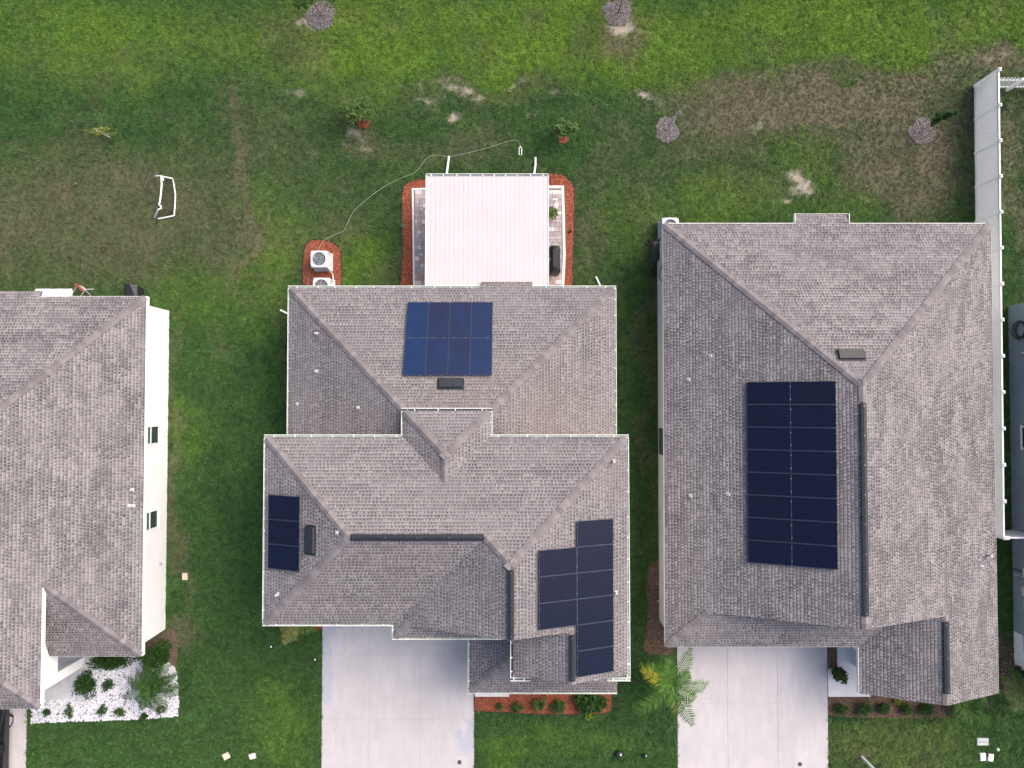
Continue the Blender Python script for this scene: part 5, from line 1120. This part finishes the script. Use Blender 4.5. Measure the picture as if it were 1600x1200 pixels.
# ------------------------------------------------------------------ grass blades
def build_grass():
    rs = np.random.RandomState(12); n = 300000
    x = rs.uniform(-28.5,28.5,n); y = rs.uniform(-20,22.5,n); ok = np.ones(n, bool)
    for poly in KEEP:
        xs = np.array([p[0] for p in poly]); ys = np.array([p[1] for p in poly])
        bb = (x > xs.min()-.02)&(x < xs.max()+.02)&(y > ys.min()-.02)&(y < ys.max()+.02); idx = np.nonzero(bb)[0]; c = np.zeros(len(idx), bool); j = len(poly)-1
        for i in range(len(poly)):
            if ys[i] != ys[j]:
                c ^= ((ys[i] > y[idx]) != (ys[j] > y[idx])) & (x[idx] < (xs[j]-xs[i])*(y[idx]-ys[i])/(ys[j]-ys[i])+xs[i])
            j = i
        ok[idx[c]] = False
    x, y = x[ok], y[ok]; d, b, s = wear(x, y)
    keep = rs.rand(len(x)) > np.clip(s*1.2+d*.2, 0, .95); x, y, d, b, s = x[keep], y[keep], d[keep], b[keep], s[keep]; n = len(x)
    me = bpy.data.meshes.new('grass'); me.vertices.add(n); me.vertices.foreach_set('co', np.stack([x,y,np.zeros(n)],1).astype(np.float32).ravel())
    jit = lambda a: np.clip(a+rs.normal(0,.10,n)*(a > .02), 0, 1)
    a = me.attributes.new('wear', 'FLOAT_COLOR', 'POINT'); a.data.foreach_set('color', np.stack([jit(d),jit(b),s,np.ones(n)],1).astype(np.float32).ravel())
    a = me.attributes.new('rnd', 'FLOAT', 'POINT'); a.data.foreach_set('value', rs.rand(n).astype(np.float32))
    a = me.attributes.new('size', 'FLOAT', 'POINT'); a.data.foreach_set('value', (rs.uniform(.8,1.7,n)*(1-.3*d)).astype(np.float32))
    o = bpy.data.objects.new('grass', me); link(o, None, 'stuff')
    r = random.Random(8); tb = B()
    for k in range(11):
        az = r.uniform(0,6.283); q = r.uniform(0,.05); bx, by = q*math.cos(az+1), q*math.sin(az+1); L = r.uniform(.05,.09); h = r.uniform(.018,.05); w_ = .007
        dx, dy = math.cos(az), math.sin(az); sx, sy = -dy*w_, dx*w_
        tb.add([(bx-sx,by-sy,0),(bx+sx,by+sy,0),(bx+dx*L*.5+sx*.8,by+dy*L*.5+sy*.8,h),(bx+dx*L*.5-sx*.8,by+dy*L*.5-sy*.8,h),(bx+dx*L,by+dy*L,h*.8)], [(0,1,2,3),(3,2,4)])
    tm = mesh_from('grass_tuft', tb.v, tb.f, lawn_mat('grass_blades', True)); to = bpy.data.objects.new('grass_tuft', tm)
    ng = bpy.data.node_groups.new('grass_scatter', 'GeometryNodeTree'); ng.interface.new_socket('Geometry', in_out='INPUT', socket_type='NodeSocketGeometry'); ng.interface.new_socket('Geometry', in_out='OUTPUT', socket_type='NodeSocketGeometry')
    gi, go = ng.nodes.new('NodeGroupInput'), ng.nodes.new('NodeGroupOutput'); mp = ng.nodes.new('GeometryNodeMeshToPoints'); ip = ng.nodes.new('GeometryNodeInstanceOnPoints')
    oi = ng.nodes.new('GeometryNodeObjectInfo'); oi.inputs['Object'].default_value = to; oi.inputs['As Instance'].default_value = True
    rv = ng.nodes.new('FunctionNodeRandomValue'); rv.data_type = 'FLOAT_VECTOR'; rv.inputs['Min'].default_value = (0,0,0); rv.inputs['Max'].default_value = (.0,.0,6.283)
    na = ng.nodes.new('GeometryNodeInputNamedAttribute'); na.data_type = 'FLOAT'; na.inputs['Name'].default_value = 'size'
    ng.links.new(gi.outputs[0], mp.inputs['Mesh']); ng.links.new(mp.outputs[0], ip.inputs['Points']); ng.links.new(oi.outputs['Geometry'], ip.inputs['Instance'])
    ng.links.new(rv.outputs[0], ip.inputs['Rotation']); ng.links.new(na.outputs[0], ip.inputs['Scale']); ng.links.new(ip.outputs[0], go.inputs[0])
    md = o.modifiers.new('scatter', 'NODES'); md.node_group = ng
build_grass()
